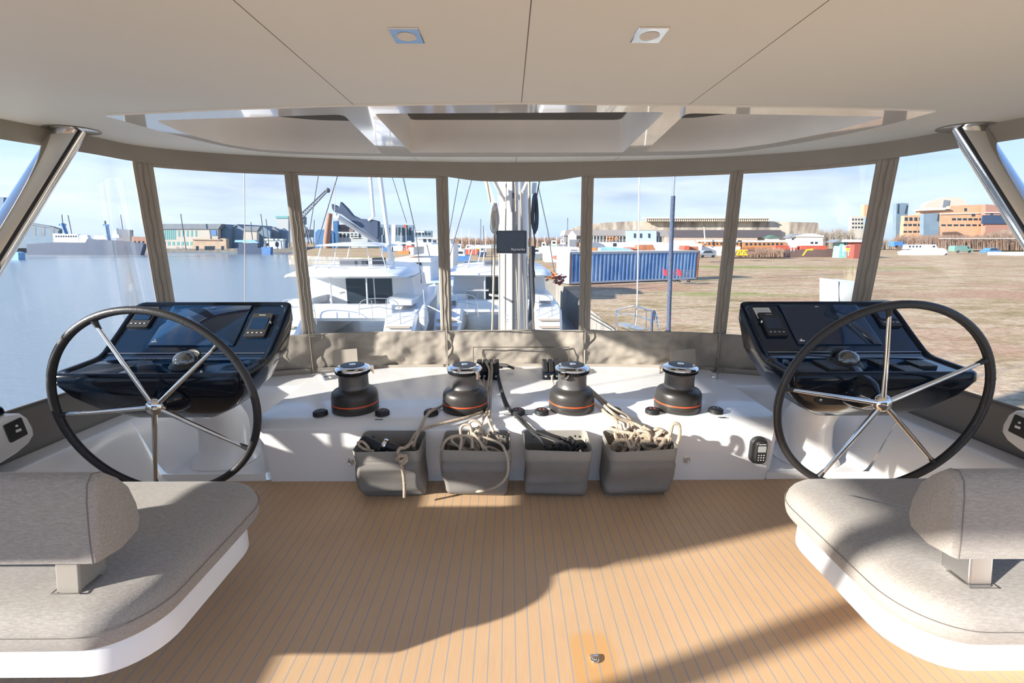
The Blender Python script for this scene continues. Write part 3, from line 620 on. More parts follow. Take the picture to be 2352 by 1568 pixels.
# ================================================================ helm pods
def pod(left):
    sg = 1 if left else -1
    X = lambda x: (x if left else 2*CX-x)+(0 if left else -.01)     # written for the left helm, mirrored for the right
    side_ = 'left' if left else 'right'
    t = thing('helm_console', f'gloss black {side_} helm console with tilted instrument panel on a white pedestal', 'helm console', (X(-1.8), 2.55, .5), group='gloss black helm consoles', world=True)
    sgp = -1 if left else 1; cxp = CX+sgp*1.97; rings = []
    for k in range(15):
        z = .052+k/14*.52; r = .150+.05*(1-sm((z-.05)/.10))-.012*k/14
        rings.append([(cxp-sgp*.03*k/14+r*math.copysign(abs(math.cos(a*PI/16))**.8, math.cos(a*PI/16)), 2.86-.15*sm((z-.28)/.3)+r*.9*math.copysign(abs(math.sin(a*PI/16))**.8, math.sin(a*PI/16)), z) for a in range(32)])
    b = MB(); b.loft(rings); b.build('pedestal', gel, t, label='white moulded pedestal')
    # rim outline in (u across, v along the bent deck of the pod); v 0 front .. 1 top
    PR = [(2.17, .845), (2.30, .852), (2.435, .862), (2.475, .875), (2.60, .972), (2.70, 1.055), (2.80, 1.125)]
    dist = [0]
    for a, c in zip(PR, PR[1:]): dist.append(dist[-1]+math.dist(a, c))
    Ltot = dist[-1]
    def deckp(x, v, up=0):
        s = min(max(v, 0), 1)*Ltot
        for i in range(len(PR)-1):
            if s <= dist[i+1]+1e-9:
                k = (s-dist[i])/(dist[i+1]-dist[i]); y = PR[i][0]+(PR[i+1][0]-PR[i][0])*k; z = PR[i][1]+(PR[i+1][1]-PR[i][1])*k
                dy, dz = PR[i+1][0]-PR[i][0], PR[i+1][1]-PR[i][1]; l = math.hypot(dy, dz); return Vector((X(x), y-dz/l*up, z+dy/l*up))
    xl, xr = -2.275, -1.325
    def loop(ins, up, n=10):
        out = []
        a, c = xl+ins, xr-ins; v0, v1 = ins/Ltot, 1-ins/Ltot; r = .05
        fr = lambda t0: t0
        # order: front left -> front right -> top right -> top left
        def corner(cx_, cv, sx, sv, a0):
            for k in range(5):
                q = math.radians(a0+k*22.5); out.append(deckp(cx_+r*math.cos(q)*1, cv+(r/Ltot)*math.sin(q), up))
        corner(a+r, v0+r/Ltot, 0, 0, 180); 
        for k in range(1, n): out.append(deckp(a+r+(c-a-2*r)*k/n, v0, up))
        corner(c-r, v0+r/Ltot, 0, 0, 270)
        for k in range(1, 16): out.append(deckp(c, v0+r/Ltot+(v1-v0-2*r/Ltot)*k/16, up))
        corner(c-r, v1-r/Ltot, 0, 0, 0)
        for k in range(1, n): out.append(deckp(c-r-(c-a-2*r)*k/n, v1, up))
        corner(a+r, v1-r/Ltot, 0, 0, 90)
        for k in range(1, 16): out.append(deckp(a, v1-r/Ltot-(v1-v0-2*r/Ltot)*k/16, up))
        return out
    R0 = loop(0, .0); n = len(R0)
    base_c = Vector((X(-1.86), 2.56, .555))
    def low(k, spread, zc):  # shrink towards the neck
        out = []
        for p in R0:
            q = base_c+Vector(((p.x-base_c.x)*spread[0], (p.y-base_c.y)*spread[1], 0)); q.z = p.z+(zc-p.z)*k; out.append(q)
        return out
    b = MB()
    R1 = low(.16, (1.0, 1.02), .60); R2 = low(.48, (.93, .90), .58); R3_ = low(.78, (.74, .72), .56); R4 = low(.95, (.46, .50), .53); R5 = low(1.0, (.30, .34), .52)
    b.loft([loop(.035, -.010), loop(.028, .004), loop(.010, .008), R0, R1, R2, R3_, R4, R5], cap=False); b.f.append([len(b.v)-n+j for j in range(n)]); b.mi.append(0)
    b.build('shell', blackg, t, angle=60)
    b = MB(); nu, nv = 4, 24
    b.grid(lambda u, v: deckp(xl+.030+(xr-xl-.060)*u, .03+.94*v, -.006), nu, nv); b.build('instrument_panel', skyp, t, angle=20)
    vb = dist[3]/Ltot
    # bright seam between tray and panel
    b = MB(); b.tube([deckp(xl+.04+(xr-xl-.08)*k/6, vb+.012, -.001) for k in range(7)], .003, 6); b.build('hinge_strip', steel, t)
    def plate(name, x0, x1, v0, v1, h, m, parent=t, r=.008, up0=-.006, **k):
        mb = MB(); P = []
        for x, y in rrect(x1-x0, (v1-v0)*Ltot, r, 4, (x0+x1)/2, (v0+v1)/2*Ltot): P.append((x, y/Ltot))
        mb.loft([[deckp(x, v, up0) for x, v in P], [deckp(x, v, up0+h*.7) for x, v in P], [deckp((x-(x0+x1)/2)*.985+(x0+x1)/2, (v-(v0+v1)/2)*.985+(v0+v1)/2, up0+h) for x, v in P]]); return mb.build(name, m, parent, **k)
    ux = Vector((1, 0, 0)); uy = (deckp(-1.8, .95)-deckp(-1.8, .7)).normalized(); uyt = (deckp(-1.8, .3)-deckp(-1.8, .1)).normalized()
    o_ = Vector((0, 0, 0))
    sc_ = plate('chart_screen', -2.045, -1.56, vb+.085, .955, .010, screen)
    text(sc_, 'BPR', .013, deckp(-1.79, .925, .0045), ux, uy, markw)
    mk = MB(); c0 = deckp(-2.015 if left else -1.59, vb+.125, .0045)
    mk.add([c0+ux*x*.012+uy*y*.012 for x, y in ((-1.3, -.5), (1.3, -.4), (1.1, .3), (.2, .2), (.1, 1.1), (-.5, 1.2), (-.4, .3), (-1.2, .2))], [list(range(8))]); mk.build('maker_mark', markw, sc_, smooth=False)
    def instr(x0, x1, v0, v1, knob):
        p = plate('instrument', x0, x1, v0, v1, .016, blackm, r=.006)
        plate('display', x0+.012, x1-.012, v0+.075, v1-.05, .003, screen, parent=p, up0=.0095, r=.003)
        mb = MB()
        for k in range(4):
            xx = x0+.022+(x1-x0-.044)*k/3; c_ = deckp(xx, v0+.038, .0125); mb.box(c_, (.010, .006, .003))
        mb.build('buttons', red if False else markw, p, smooth=False)
        text(p, 'Raymarine', .009, deckp((x0+x1)/2, v1-.022, .0105), ux, uy, markw)
        if knob: mb = MB(); mb.box(deckp(x1+.004 if left else x1+.004, (v0+v1)/2+.03, .006), (.010, .016, .014)); mb.build('card_door', steel, p)
    instr(-2.23, -2.11, .70, .93, False); instr(-1.525, -1.405, vb+.17, vb+.42, True)
    # compass
    cp = thing('compass', f'black domed compass with a clear bubble on the tray of the {side_} helm console', 'compass', (X(-1.70), 2.33, .855), group='helm compasses', world=True)
    c = Vector((X(-1.70), 2.33, .848)); b = MB(); b.lathe([(.075, 0), (.078, .012), (.070, .022), (.058, .030)], o=c, axis=(0, -.18, 1), n=32); b.build('housing', blackm, cp)
    b = MB(); b.lathe([(.056, .030), (.053, .048), (.042, .066), (.024, .078), (.0, .082)], o=c, axis=(0, -.18, 1), n=32, cap=False); b.build('dome', M('compass_dome', (.05, .055, .06), .03, 0, coat=1, spec=1), cp)
    b = MB(); b.grid(lambda u, v: c+Vector((.066*math.cos(PI*u*.9+.15), .066*math.sin(PI*u*.9+.15)+.004, .022+.055*v*math.sin(PI*u))), 14, 3); b.build('hood', blackm, cp, thick=.008)
    if left:
        plate('shallow_tray', -2.21, -1.98, .07, .27, .002, blackm, r=.01)
    else:
        lb = plate('warning_label', -1.50, -1.40, .80, .93, .0012, label, r=.003)
        mb = MB()
        for k in range(5): mb.box(deckp(-1.45, .83+.02*k, -.0042), (.085, .0012, .0006), Matrix.Rotation(math.atan2(uy.z, uy.y), 3, 'X'))
        mb.build('printed_lines', blackm, lb, smooth=False)
        plate('storage_recess', -1.53, -1.39, .07, .28, .002, blackm, r=.01)
        plate('sunlight_cover', -1.64, -1.54, .07, .27, .016, blackm, r=.006, label='flat matt black cover plate')
        for (x, v) in ((-1.90, .23), (-1.95, .09), (-2.09, .20)):
            k = plate('keypad', x-.05, x+.05, v-.065, v+.065, .014, blackm, r=.008); mb = MB()
            for i in range(3):
                for j in range(2): mb.box(deckp(x-.022+.022*i, v-.02+.045*j, .0088), (.006, .005, .001))
            mb.build('key_symbols', M('key_grey', (.35, .4, .45), .5), k, smooth=False)
    # small round knob on the inner shoulder
    b = MB(); b.lathe([(.026, 0), (.026, .010), (.018, .014), (0, .015)], o=deckp(-1.335, .30, -.002), axis=(0, -.2, 1), n=20); b.build('horn_button', blackm, t)
    # steering hub housing under the tray
    hubc = HUB[0 if left else 1]; b = MB(); d = (Vector((0, 1, .07))).normalized()
    cc = Vector(hubc)+d*.05
    b.lathe([(.030, -.02), (.045, .0), (.070, .03), (.088, .07), (.092, .14), (.105, .16), (.108, .30)], o=cc, axis=d, n=32); b.build('steering_hub_housing', blackg, t, angle=50)
    b = MB(); pc = cc+d*.13+Vector((sg*.07, 0, -.02)); b.prism([pc+Vector((x, 0, z)) for x, z in rrect(.25, .15, .05, 5)], (0, .12, 0)); mp_ = b.build('mounting_plate', blackm, t, bevel=.004)
    for sx, sz in ((.095, .045), (.095, -.045), (-.095, .045), (-.095, -.045)):
        b = MB(); b.lathe([(.009, 0), (.008, .004), (0, .005)], o=pc+Vector((sx, -.001, sz)), axis=(0, -1, 0), n=12, cap=False); b.build('bolt', steel, t)
    # recess trim on the apron under the tray
    b = MB(); P = []
    for x, z in rrect(.62, .075, .03, 5, -1.80, .735): P.append(Vector((X(x), 2.245+(.80-z)*.55, z)))
    b.tube(P, .004, 6, closed=True); b.build('apron_trim', M('black_trim', (.03, .03, .032), .2, coat=1), t)
    if not left:
        for x in (-2.02, -2.10):
            b = MB(); b.lathe([(.026, 0), (.028, .006), (.020, .010), (.016, .006), (.0, .008)], o=(X(x), 2.262, .735), axis=(0, -1, -.5), n=24); b.build('key_switch', M('dark_chrome', (.10, .10, .11), .2, 1), t)
    return t
HUB = [(-1.72, 2.113, .708), (1.777, 2.04, .743)]
pod(True); pod(False)
# ================================================================ steering wheels
def wheel(c, n, u, v, ph, lab):
    t = thing('steering_wheel', lab, 'steering wheel', c, group='five-spoke steering wheels', world=True)
    c = Vector(c); n = Vector(n).normalized(); u = Vector(u); u = (u-n*u.dot(n)).normalized(); v = n.cross(u)
    if v.z < 0: v = -v
    R = .48; P = lambda a, r, h=0: c+(u*math.cos(a)+v*math.sin(a))*r+n*h
    b = MB(); b.tube([P(2*PI*k/96, R) for k in range(96)], .0185, 14, closed=True); rim = b.build('rim', leather, t)
    for a in (ph+.35, ph-PI/2+.1): b = MB(); b.tube([P(a+.004*(k-1.5), R) for k in range(4)], .0192, 14); b.build('stitched_seam', blackr, rim)
    for k in range(5):
        a = ph-k*2*PI/5; b = MB(); b.tube([P(a, .030, .012), P(a, .20, .010), P(a, R-.045, .004)], [.0120, .0110, .0085], 12); s_ = b.build('spoke', chrome, t)
        b = MB(); b.tube([P(a, R-.06, .003), P(a, R-.035, .002), P(a, R-.012, 0)], [.0085, .0115, .0150], 12); b.build('spoke_socket', blackm, s_)
    b = MB(); b.lathe([(.0, -.05), (.022, -.05), (.026, -.025), (.038, -.016), (.0435, .0), (.042, .014), (.034, .028), (.020, .037), (0, .040)], o=c, axis=n, n=36, cap=False); b.build('hub', chrome, t, angle=70)
    return t
wheel(HUB[0], (.022, -.996, -.082), (1, .022, -.007), (0, 0, 1), 1.981, 'black leather steering wheel with chrome spokes at the left helm, one spoke pointing straight down')
wheel(HUB[1], (-.041, -.994, -.104), (.999, -.042, .008), (0, 0, 1), 1.736, 'black leather steering wheel with chrome spokes at the right helm, one spoke pointing straight up')
# ================================================================ helm seats
def rbox_rings(x0, x1, y0, y1, r, prof, n=8):
    """rings of a rounded rectangle; prof: (inset, z)"""
    return [[(x, y, z) for x, y in rrect(x1-x0-2*i, y1-y0-2*i, max(r-i, .01), n, (x0+x1)/2, (y0+y1)/2)] for i, z in prof]
def seat(left):
    X0, X1 = (-2.10, -1.04) if left else (1.16, 2.22)
    side_ = 'left' if left else 'right'; sg = 1 if left else -1; xe = X1 if left else X0
    t = thing('helm_bench', f'heather grey {side_} helm seat on a white moulded base with a separate backrest bolster', 'seat', ((X0+X1)/2, 1.4, 0), group='upholstered helm seats', world=True)
    b = MB(); b.loft(rbox_rings(X0, X1, 1.06, 1.73, .17, [(.10, .280), (.035, .280), (.01, .282), (0, .290), (0, .388), (.008, .400), (.02, .400)], 10))
    b.build('base', gelf, t, angle=50)
    b = MB(); b.bb((X0+(0 if left else .52), 1.34, 0), (X1-(.52 if left else 0), 1.60, .292)); b.build('pedestal', gelf, t, bevel=.02)
    pr = [(.012, .376), (-.006, .380), (-.016, .400), (-.019, .440), (-.004, .476), (.022, .494), (.06, .503), (.12, .506), (.20, .505)]
    b = MB(); rings = rbox_rings(X0, X1, 1.06, 1.80, .17, pr, 10); b.loft(rings)
    # slight dimples and sag
    for v in b.v:
        if v.z > .48: v.z += .006*mnoise.noise(Vector((v.x*4, v.y*5, 0)))
    b.build('seat_cushion', fabm, t, angle=80, subsurf=1)
    b = MB(); b.tube([Vector(p) for p in rbox_rings(X0, X1, 1.06, 1.80, .17, [(-.0195, .440)], 10)[0]], .0012, 6, closed=True); b.build('piping', M('seam_dark', (.17, .155, .14), .9), t)
    # backrest bolster
    prof = [(1.123, .61), (1.132, .70), (1.145, .79), (1.156, .835), (1.175, .857), (1.200, .850), (1.232, .818), (1.262, .772), (1.278, .705), (1.280, .65), (1.265, .615), (1.20, .598)]
    xa = -1.15 if left else 1.262; xb = -2.05 if left else 2.17
    def ring(x, k, dz=0): cy, cz = 1.20, .72; return [(x, cy+(y-cy)*k, cz+(z-cz)*k) for y, z in prof]
    b = MB(); L_ = abs(xa-xb); rr = []
    for x, k in ((0, .90), (.006, .965), (.02, 1.0), (.04, 1.005), (L_/2, 1.015), (L_-.04, 1.005), (L_-.02, 1), (L_-.006, .965), (L_, .90)): rr.append(ring(xa-sg*x, k))
    b.loft(rr); bk = b.build('backrest', fabm, t, angle=75)
    b = MB(); b.tube([Vector(p) for p in ring(xa-sg*.022, 1.004)], .0018, 6, closed=True); b.build('piping', MATS['seam_dark'], bk)
    for x in ((-1.275, -1.90) if left else (1.385, 2.02)):
        b = MB(); P = [(x-.035, 1.145), (x+.035, 1.145), (x+.035, 1.235), (x-.035, 1.235)]
        b.loft([[(p[0], p[1]-.012, .488) for p in P], [(p[0], p[1]+.01, .63) for p in P]]); b.build('support_post', M('post_cover', (.30, .27, .23), .5) if left else steel, t, bevel=.006)
        b = MB(); b.tube([(x-.040, 1.127, .508), (x+.042, 1.127, .508), (x+.043, 1.20, .508), (x-.041, 1.20, .508)], .0022, 6, closed=True); b.build('slot_edge', MATS['seam_dark'], t)
seat(True); seat(False)
# ================================================================ side armrests with controls
def arm(left):
    side_ = 'left' if left else 'right'; X = lambda x: x if left else 2*CX-x+.02; sg = 1 if left else -1
    t = thing('side_console', f'white moulded side console at the {side_} edge with a black switch panel', 'side console', (X(-2.45), 1.7, .4), group='white side consoles', world=True)
    prof = [(1.0, .40), (1.7, .455), (2.02, .515), (2.075, .535), (2.105, .565), (2.108, .60), (2.095, .655), (2.07, .688), (2.03, .70), (1.0, .71)]
    b = MB(); b.loft([[(X(x), y+(0 if y < 1.1 else dy), z) for y, z in prof] for x, dy in ((-2.52, 0), (-2.345, 0), (-2.333, -.008), (-2.328, -.02))]); b.build('body', gelf, t, angle=50)
    b = MB(); c = Vector((X(-2.326), 2.02, .625)); ang = -.30
    dy = Vector((0, math.cos(.12), math.sin(.12))); dz = Vector((0, -math.sin(.12), math.cos(.12)))
    b.prism([c+dy*y+dz*z for y, z in rrect(.080, .092, .006, 3)], (sg*.006, 0, 0)); sp_ = b.build('switch_panel', blackm, t, bevel=.001)
    b = MB(); b.lathe([(.006, 0), (.005, .003), (0, .003)], o=c+dy*.006+dz*.018+Vector((sg*.007, 0, 0)), axis=(sg, 0, 0), n=12, cap=False); b.box(c+dy*.006-dz*.006+Vector((sg*.008, 0, 0)), (.004, .022, .012)); b.build('switch', markw, sp_)
    if left:
        h = thing('throttle_control', 'black throttle control with a chrome ring on top of the left side console', 'throttle', (-2.43, 1.93, .70), world=True)
        b = MB(); b.prism([(-2.50, y, z) for y, z in ((1.80, .700), (2.035, .700), (2.03, .735), (1.99, .775), (1.93, .80), (1.85, .80), (1.80, .77))], (.14, 0, 0)); b.build('housing', blackg, h, bevel=.012)
        b = MB(); b.tube([(-2.352, 1.935+.042*math.cos(a), .745+.042*math.sin(a)) for a in [2*PI*k/28 for k in range(28)]], .006, 8, closed=True); b.build('ring', chrome, h)
arm(True); arm(False)
# ================================================================ roof struts
def strut(p0, p1, r, lab, aft=False):
    t = thing('roof_strut', lab, 'strut', p0, group='polished steel roof struts', world=True)
    p0, p1 = Vector(p0), Vector(p1); d = (p1-p0).normalized(); u = d.cross(Vector((0, 0, 1))).normalized(); w_ = d.cross(u)
    b = MB(); b.loft([[p0.lerp(p1, k/6)+u*r*1.25*math.cos(a)+w_*r*math.sin(a) for a in [2*PI*j/28 for j in range(28)]] for k in range(7)]); b.build('tube', chrome, t)
    b = MB(); b.tube([p0.lerp(p1, k/6)+u*r*1.22*(1 if p0.x < 0 else -1)-w_*r*.3*0 for k in range(7)], r*.13, 8); b.build('sail_track', blackm, t)
    b = MB(); c = p1-d*.0; b.loft([[Vector((c.x+r*k*1.45*math.cos(a), c.y+r*k*1.25*math.sin(a), z)) for a in [2*PI*j/28 for j in range(28)]] for k, z in ((1.45, 2.098), (1.5, 2.094), (1.2, 2.088))]); b.build('collar', steel, t)
strut((-2.80, 1.70, .40), (-2.44, 2.76, 2.10), .062, 'thick polished steel roof strut at the left edge')
strut((2.91, 1.66, .40), (2.50, 2.66, 2.10), .062, 'thick polished steel roof strut at the right edge')
strut((-2.58, .16, .30), (-2.60, -.39, 2.10), .055, 'polished steel roof strut at the left rear, behind the viewer')
t = thing('shade_blocker', 'added unseen canvas curtain hanging at the left edge of the roof, outside the view', 'blocker', (-2.62, 1.1, 1.04), world=True)  # added out of view, outline fitted to the shade it casts inside
CP = cat([(-2.62, .60, 1.06), (-2.62, 1.3, 1.03), (-2.62, 1.95, 1.06), (-2.62, 1.95, 1.20), (-2.62, 1.4, 1.30), (-2.62, 1.2, 1.42), (-2.62, .87, 1.70), (-2.62, .28, 1.80), (-2.62, .31, 1.55)], 4, True)
b = MB(); b.loft([[(x+dx, 1.1+(y-1.1)*k, 1.35+(z-1.35)*k) for x, y, z in CP] for dx, k in ((-.03, .97), (-.02, 1), (.02, 1), (.03, .97))]); b.build('blocker_sheet', canvas, t)
for y, z in ((.5, 1.78), (1.1, 1.48), (1.8, 1.22)): b = MB(); b.tube([(-2.62, y, z), (-2.66, y, 2.10)], .006, 6); b.build('tie_strap', blackm, t)
# ================================================================ outside: ground, water, quay
ZL, ZW = -2.3, -4.5
def land(t, p, l):
    v, s = xyz(t)
    a = nz(t, v, .09, (1, 1.6, 1), 6, .62); b_ = nz(t, v, .30, (1, 2.2, 1), 6, .7); c = nz(t, v, 3.0, (1, 1.5, 1), 5, .75); d = nz(t, v, .035, (.6, 2.5, 1), 4)
    r = ramp(t, [(.30, (.24, .20, .08)), (.44, (.43, .31, .17)), (.56, (.58, .44, .29)), (.72, (.40, .22, .12))]); l(b_, r.inputs[0])
    r2 = ramp(t, [(.47, 0), (.62, .85)]); l(a, r2.inputs[0]); q = mixc(t, r2.outputs[0], r.outputs[0], (.46, .27, .17))
    r3 = ramp(t, [(.57, 0), (.68, .85)]); l(d, r3.inputs[0]); q = mixc(t, r3.outputs[0], q, (.22, .30, .05))
    r4 = ramp(t, [(.35, .55), (.65, 1.25)]); l(c, r4.inputs[0]); m = N(t, 'ShaderNodeMix', data_type='RGBA', blend_type='MULTIPLY'); m.inputs[0].default_value = .8; l(q, m.inputs[6]); l(r4.outputs[0], m.inputs[7])
    l(m.outputs[2], p.inputs['Base Color']); bp = N(t, 'ShaderNodeBump', Strength=.5, Distance=.08); l(c, bp.inputs['Height']); l(bp.outputs[0], p.inputs['Normal'])
landm = pattern_mat('rough_grass', land, .95, spec=.1)
def water(t, p, l):
    v, s = xyz(t); p.inputs['Base Color'].default_value = (.20, .24, .26, 1); p.inputs['Roughness'].default_value = .22; p.inputs['IOR'].default_value = 1.33; p.inputs['Specular IOR Level'].default_value = .9
    a = nz(t, v, 1.6, (.6, 1.6, 1), 6, .6); b_ = nz(t, v, .12, (1, 2, 1), 4)
    m = math_(t, 'MULTIPLY_ADD', b_, .6, a); bp = N(t, 'ShaderNodeBump', Strength=.35, Distance=.12); l(m, bp.inputs['Height']); l(bp.outputs[0], p.inputs['Normal'])
waterm = pattern_mat('dock_water', water, .1)
conc = M('concrete', (.56, .49, .39), .9, var=.15, vs=.25, dirt=(.22, .18, .15), ds=.16, stretch=(1, 1, .25))
b = MB(); b.add([(-700, -60, ZW), (8, -60, ZW), (8, 560, ZW), (-700, 560, ZW)], [(0, 1, 2, 3)]); tag(struct(b, 'water', waterm, keep=True), 'calm grey-blue dock water on the left')
qpoly = [(4.6, -60), (4.6, 44), (-1.5, 46), (-1.5, 66), (-20, 92), (-55, 116), (-95, 232), (-520, 205), (-700, 190), (-700, 800), (900, 800), (900, -60)]
b = MB(); b.add([(x, y, ZL) for x, y in qpoly], [list(range(len(qpoly)))]); b2 = struct(b, 'ground', landm, keep=True, smooth=False)
b = MB(); b.loft([[(x, y, ZL-.02) for x, y in qpoly[:9]], [(x, y, ZW-.5) for x, y in qpoly[:9]]], cap=False, closed=False); struct(b, 'quay_wall', M('quay_stone', (.26, .24, .21), .9, var=.25, vs=.5), keep=True, smooth=False)
# ---------------------------------------------------------------- building helpers
def slab(mb, x0, x1, pt, pb, Y, d, xt0=None, xt1=None):
    P = [at(x0, pb, y=Y), at(x1, pb, y=Y), at(x1 if xt1 is None else xt1, pt, y=Y), at(x0 if xt0 is None else xt0, pt, y=Y)]
    mb.prism(P, (0, d, 0)); return mb
def poly(mb, pts, Y, d): mb.prism([at(px, py, y=Y) for px, py in pts], (0, d, 0)); return mb
def C(name, col, rough=.8, **k): return M(name, col, rough, **k)
white = C('white_paint', (.80, .79, .77), .5, var=.03, vs=.6); whiteb = C('boat_white', (.72, .73, .74), .25, var=.02, vs=.7)
darkw = C('dark_window', (.03, .045, .06), .12); grey = C('slate_grey', (.20, .22, .24), .8, var=.1, vs=.3); bluegrey = C('blue_grey_clad', (.17, .24, .30), .8, var=.08, vs=.3)
beige = C('beige_render', (.50, .45, .38), .9, var=.05, vs=.2); brick = C('brick_red', (.36, .19, .13), .9, var=.15, vs=1.5); tan = C('orange_brick', (.60, .34, .20), .9, var=.1, vs=.6)
green = C('green_glass', (.18, .40, .38), .2); redp = C('red_paint', (.50, .10, .06), .6, var=.15, vs=1); bluep = C('blue_paint', (.08, .20, .42), .5, var=.1, vs=1); blueL = C('light_blue_cover', (.25, .45, .68), .7, var=.1, vs=1)
yel = C('yellow_paint', (.75, .48, .03), .5); orangep = C('orange_paint', (.75, .22, .06), .6, var=.1); navy = C('navy_hull', (.04, .07, .13), .5, var=.1, vs=.5); alum = C('mast_white', (.80, .79, .76), .35); turq = C('turquoise_paint', (.25, .55, .55), .6); rust = C('rust', (.35, .14, .07), .9, var=.3, vs=1)
sailc = C('navy_sail_cover', (.045, .065, .11), .8, var=.12, vs=1.2, bump=.3, bs=6); mull = C('window_frame_white', (.7, .7, .68), .6)
def sink(P, zb):
    zm = min(p.z for p in P)
    for p in P:
        if p.z < zm+.6: p.z = zb
    return P
def bld(lab, Y, d, wall_, roof=None, wins=None, cat='building', wm=None, rm=None, winm=None, name='building', group=None, extra=None):
    """wall_: pixel polygon; roof: polygon; wins: list of (x0,x1,y0,y1)"""
    p = at(*wall_[0], y=Y); t = thing(name, lab, cat, (p.x, Y, ZL), group=group, world=True)
    d = min(d, 2.0) if abs(p.x) > 25 else d
    b = MB(); b.prism(sink([at(px, py, y=Y) for px, py in wall_], ZL-.05), (0, d, 0)); b.build('wall', wm or beige, t, smooth=False)
    if roof: b = MB(); poly(b, roof, Y-.4, d+.8); b.build('roof', rm or grey, t, smooth=False)
    for (x0, x1, y0, y1) in (wins or []):
        b = MB(); slab(b, x0, x1, y0, y1, Y-.06, .1); b.build('window', winm or darkw, t, smooth=False)
    for (nm, pts, dy, dd, m) in (extra or []):
        b = MB(); poly(b, pts, Y+dy, dd); b.build(nm, m, t, smooth=False)
    return t
def grd(x0, x1, n, w_, y0, y1): return [(x0+(x1-x0)*(k+.5)/n-w_/2, x0+(x1-x0)*(k+.5)/n+w_/2, y0, y1) for k in range(n)]
# far left bank -------------------------------------------------
bld('long blue-grey warehouse with tall pilasters on the far bank at the left edge', 215, 30, [(-120, 578), (134, 578), (134, 528), (110, 521), (60, 513), (-120, 506)], [(-122, 508), (60, 514.5), (110, 522.5), (136, 530), (136, 527), (110, 519), (60, 511), (-122, 503)], grd(-60, 130, 9, 9, 521, 541), wm=bluegrey, rm=grey, winm=grey)
bld('square dark building behind the moored ships far left', 214, 12, [(268, 582), (301, 582), (298, 528), (270, 526)], wm=grey)
bld('low brick building at the far left waterside next to the first canvas upright', 212, 10, [(303, 582), (345, 582), (345, 545), (303, 543)], wm=brick, wins=grd(305, 343, 4, 4, 553, 560))
bld('pale building with green glass facade, grey roof and blue poster across the water', 204, 34, [(357, 578), (502, 578), (500, 524), (362, 524)], [(357, 526), (501, 526), (509, 514), (372, 514)], grd(362, 404, 9, 3.2, 528, 550)+grd(406, 455, 5, 4, 529, 543)+grd(362, 445, 8, 5, 555, 563), wm=beige, winm=green,
    extra=[('poster', [(485, 541), (497, 541), (496, 528), (484, 528)], -.2, .1, bluep)])
for k, (x0, lab) in enumerate(((499, 'grey gabled shed directly right of the building with the blue poster'), (529, 'second grey gabled shed, right of the first gabled shed'))):
    bld(lab, 207+2.2*k, 30, [(x0, 578), (x0+30, 578), (x0+30, 527), (x0+14, 516), (x0, 526)], wm=bluegrey, group='gabled sheds on the far bank', extra=[('roof', [(x0-1, 527), (x0+14, 517), (x0+31, 528), (x0+31, 526), (x0+14, 514.5), (x0-1, 525)], -.4, 31, grey)])
bld('stone pavilion with three dark openings standing at the water across the dock', 200, 10, [(443, 577), (521, 577), (519, 548), (507, 547), (505, 551), (443, 550)], [(441, 551), (506, 552), (506, 549.5), (441, 548.5)], [(450, 456, 565, 575), (470, 493, 565, 574), (508, 514, 565, 574)], wm=C('sandstone', (.50, .36, .25), .9, var=.12, vs=.5), rm=C('sandstone_ledge', (.42, .30, .21), .9))
bld('grey shed with pale front behind the blue-covered boat', 204.5, 25, [(558, 577), (590, 577), (590, 530), (560, 528)], [(557, 530), (590, 531), (597, 520), (562, 519)], wm=beige)
for k, (x0, w_, h, lab) in enumerate(((586, 35, 520, 'wide blue-grey gable behind the white kiosks'), (617, 22, 521, 'slate gable right of the wide blue-grey gable'), (640, 18, 524, 'small blue gable beside the second canvas upright'), (560, 25, 524, 'low gable behind the blue-covered boat'))):
    bld(lab, 211.5+2.2*k, 22, [(x0, 578), (x0+w_, 578), (x0+w_, 531), (x0+w_/2, h), (x0, 531)], wm=bluegrey if k != 1 else grey, group='gabled sheds on the far bank')
bld('pale concrete tower block with teal top band behind the sheds', 240, 15, [(633, 560), (662, 560), (662, 497), (633, 497)], wm=C('pale_concrete', (.45, .47, .46), .9), extra=[('top_band', [(633, 501), (662, 501), (662, 496), (632, 496)], -.3, 1, green)])
bld('two low white kiosks on the far quay', 202, 6, [(605, 568), (650, 568), (650, 550), (607, 549)], [(604, 552), (651, 552), (650, 548.5), (606, 547.5)], [(612, 616, 558, 565), (632, 640, 556, 566)], wm=white, rm=C('pale_green', (.55, .65, .52), .7))
bld('blue pitched-roof house cluster left of the leaning chimney', 212, 12, [(722, 552), (748, 552), (748, 530), (744, 527), (730, 527), (724, 534)], wm=C('cobalt_clad', (.05, .17, .36), .7))
bld('small blue gable right of the leaning chimney', 213, 10, [(751, 552), (766, 552), (766, 535), (758, 529), (752, 533)], wm=C('cobalt_clad', (.05, .17, .36), .7))
bld('tall sail-shaped pale building behind the chimney', 225, 12, [(738, 552), (766, 552), (766, 508), (748, 506)], wm=C('stone_pale', (.52, .48, .43), .9))
bld('narrow deep-blue tower beside the sail-shaped building', 220, 12, [(765, 552), (777, 552), (775, 507), (765, 508)], wm=C('deep_blue_clad', (.04, .14, .30), .5))
bld('brown apartment block below the navy sail cover', 222, 14, [(776, 540), (812, 540), (810, 515), (776, 516)], wm=C('brown_brick', (.25, .18, .16), .9, var=.1), wins=grd(777, 809, 6, 3, 521, 526))
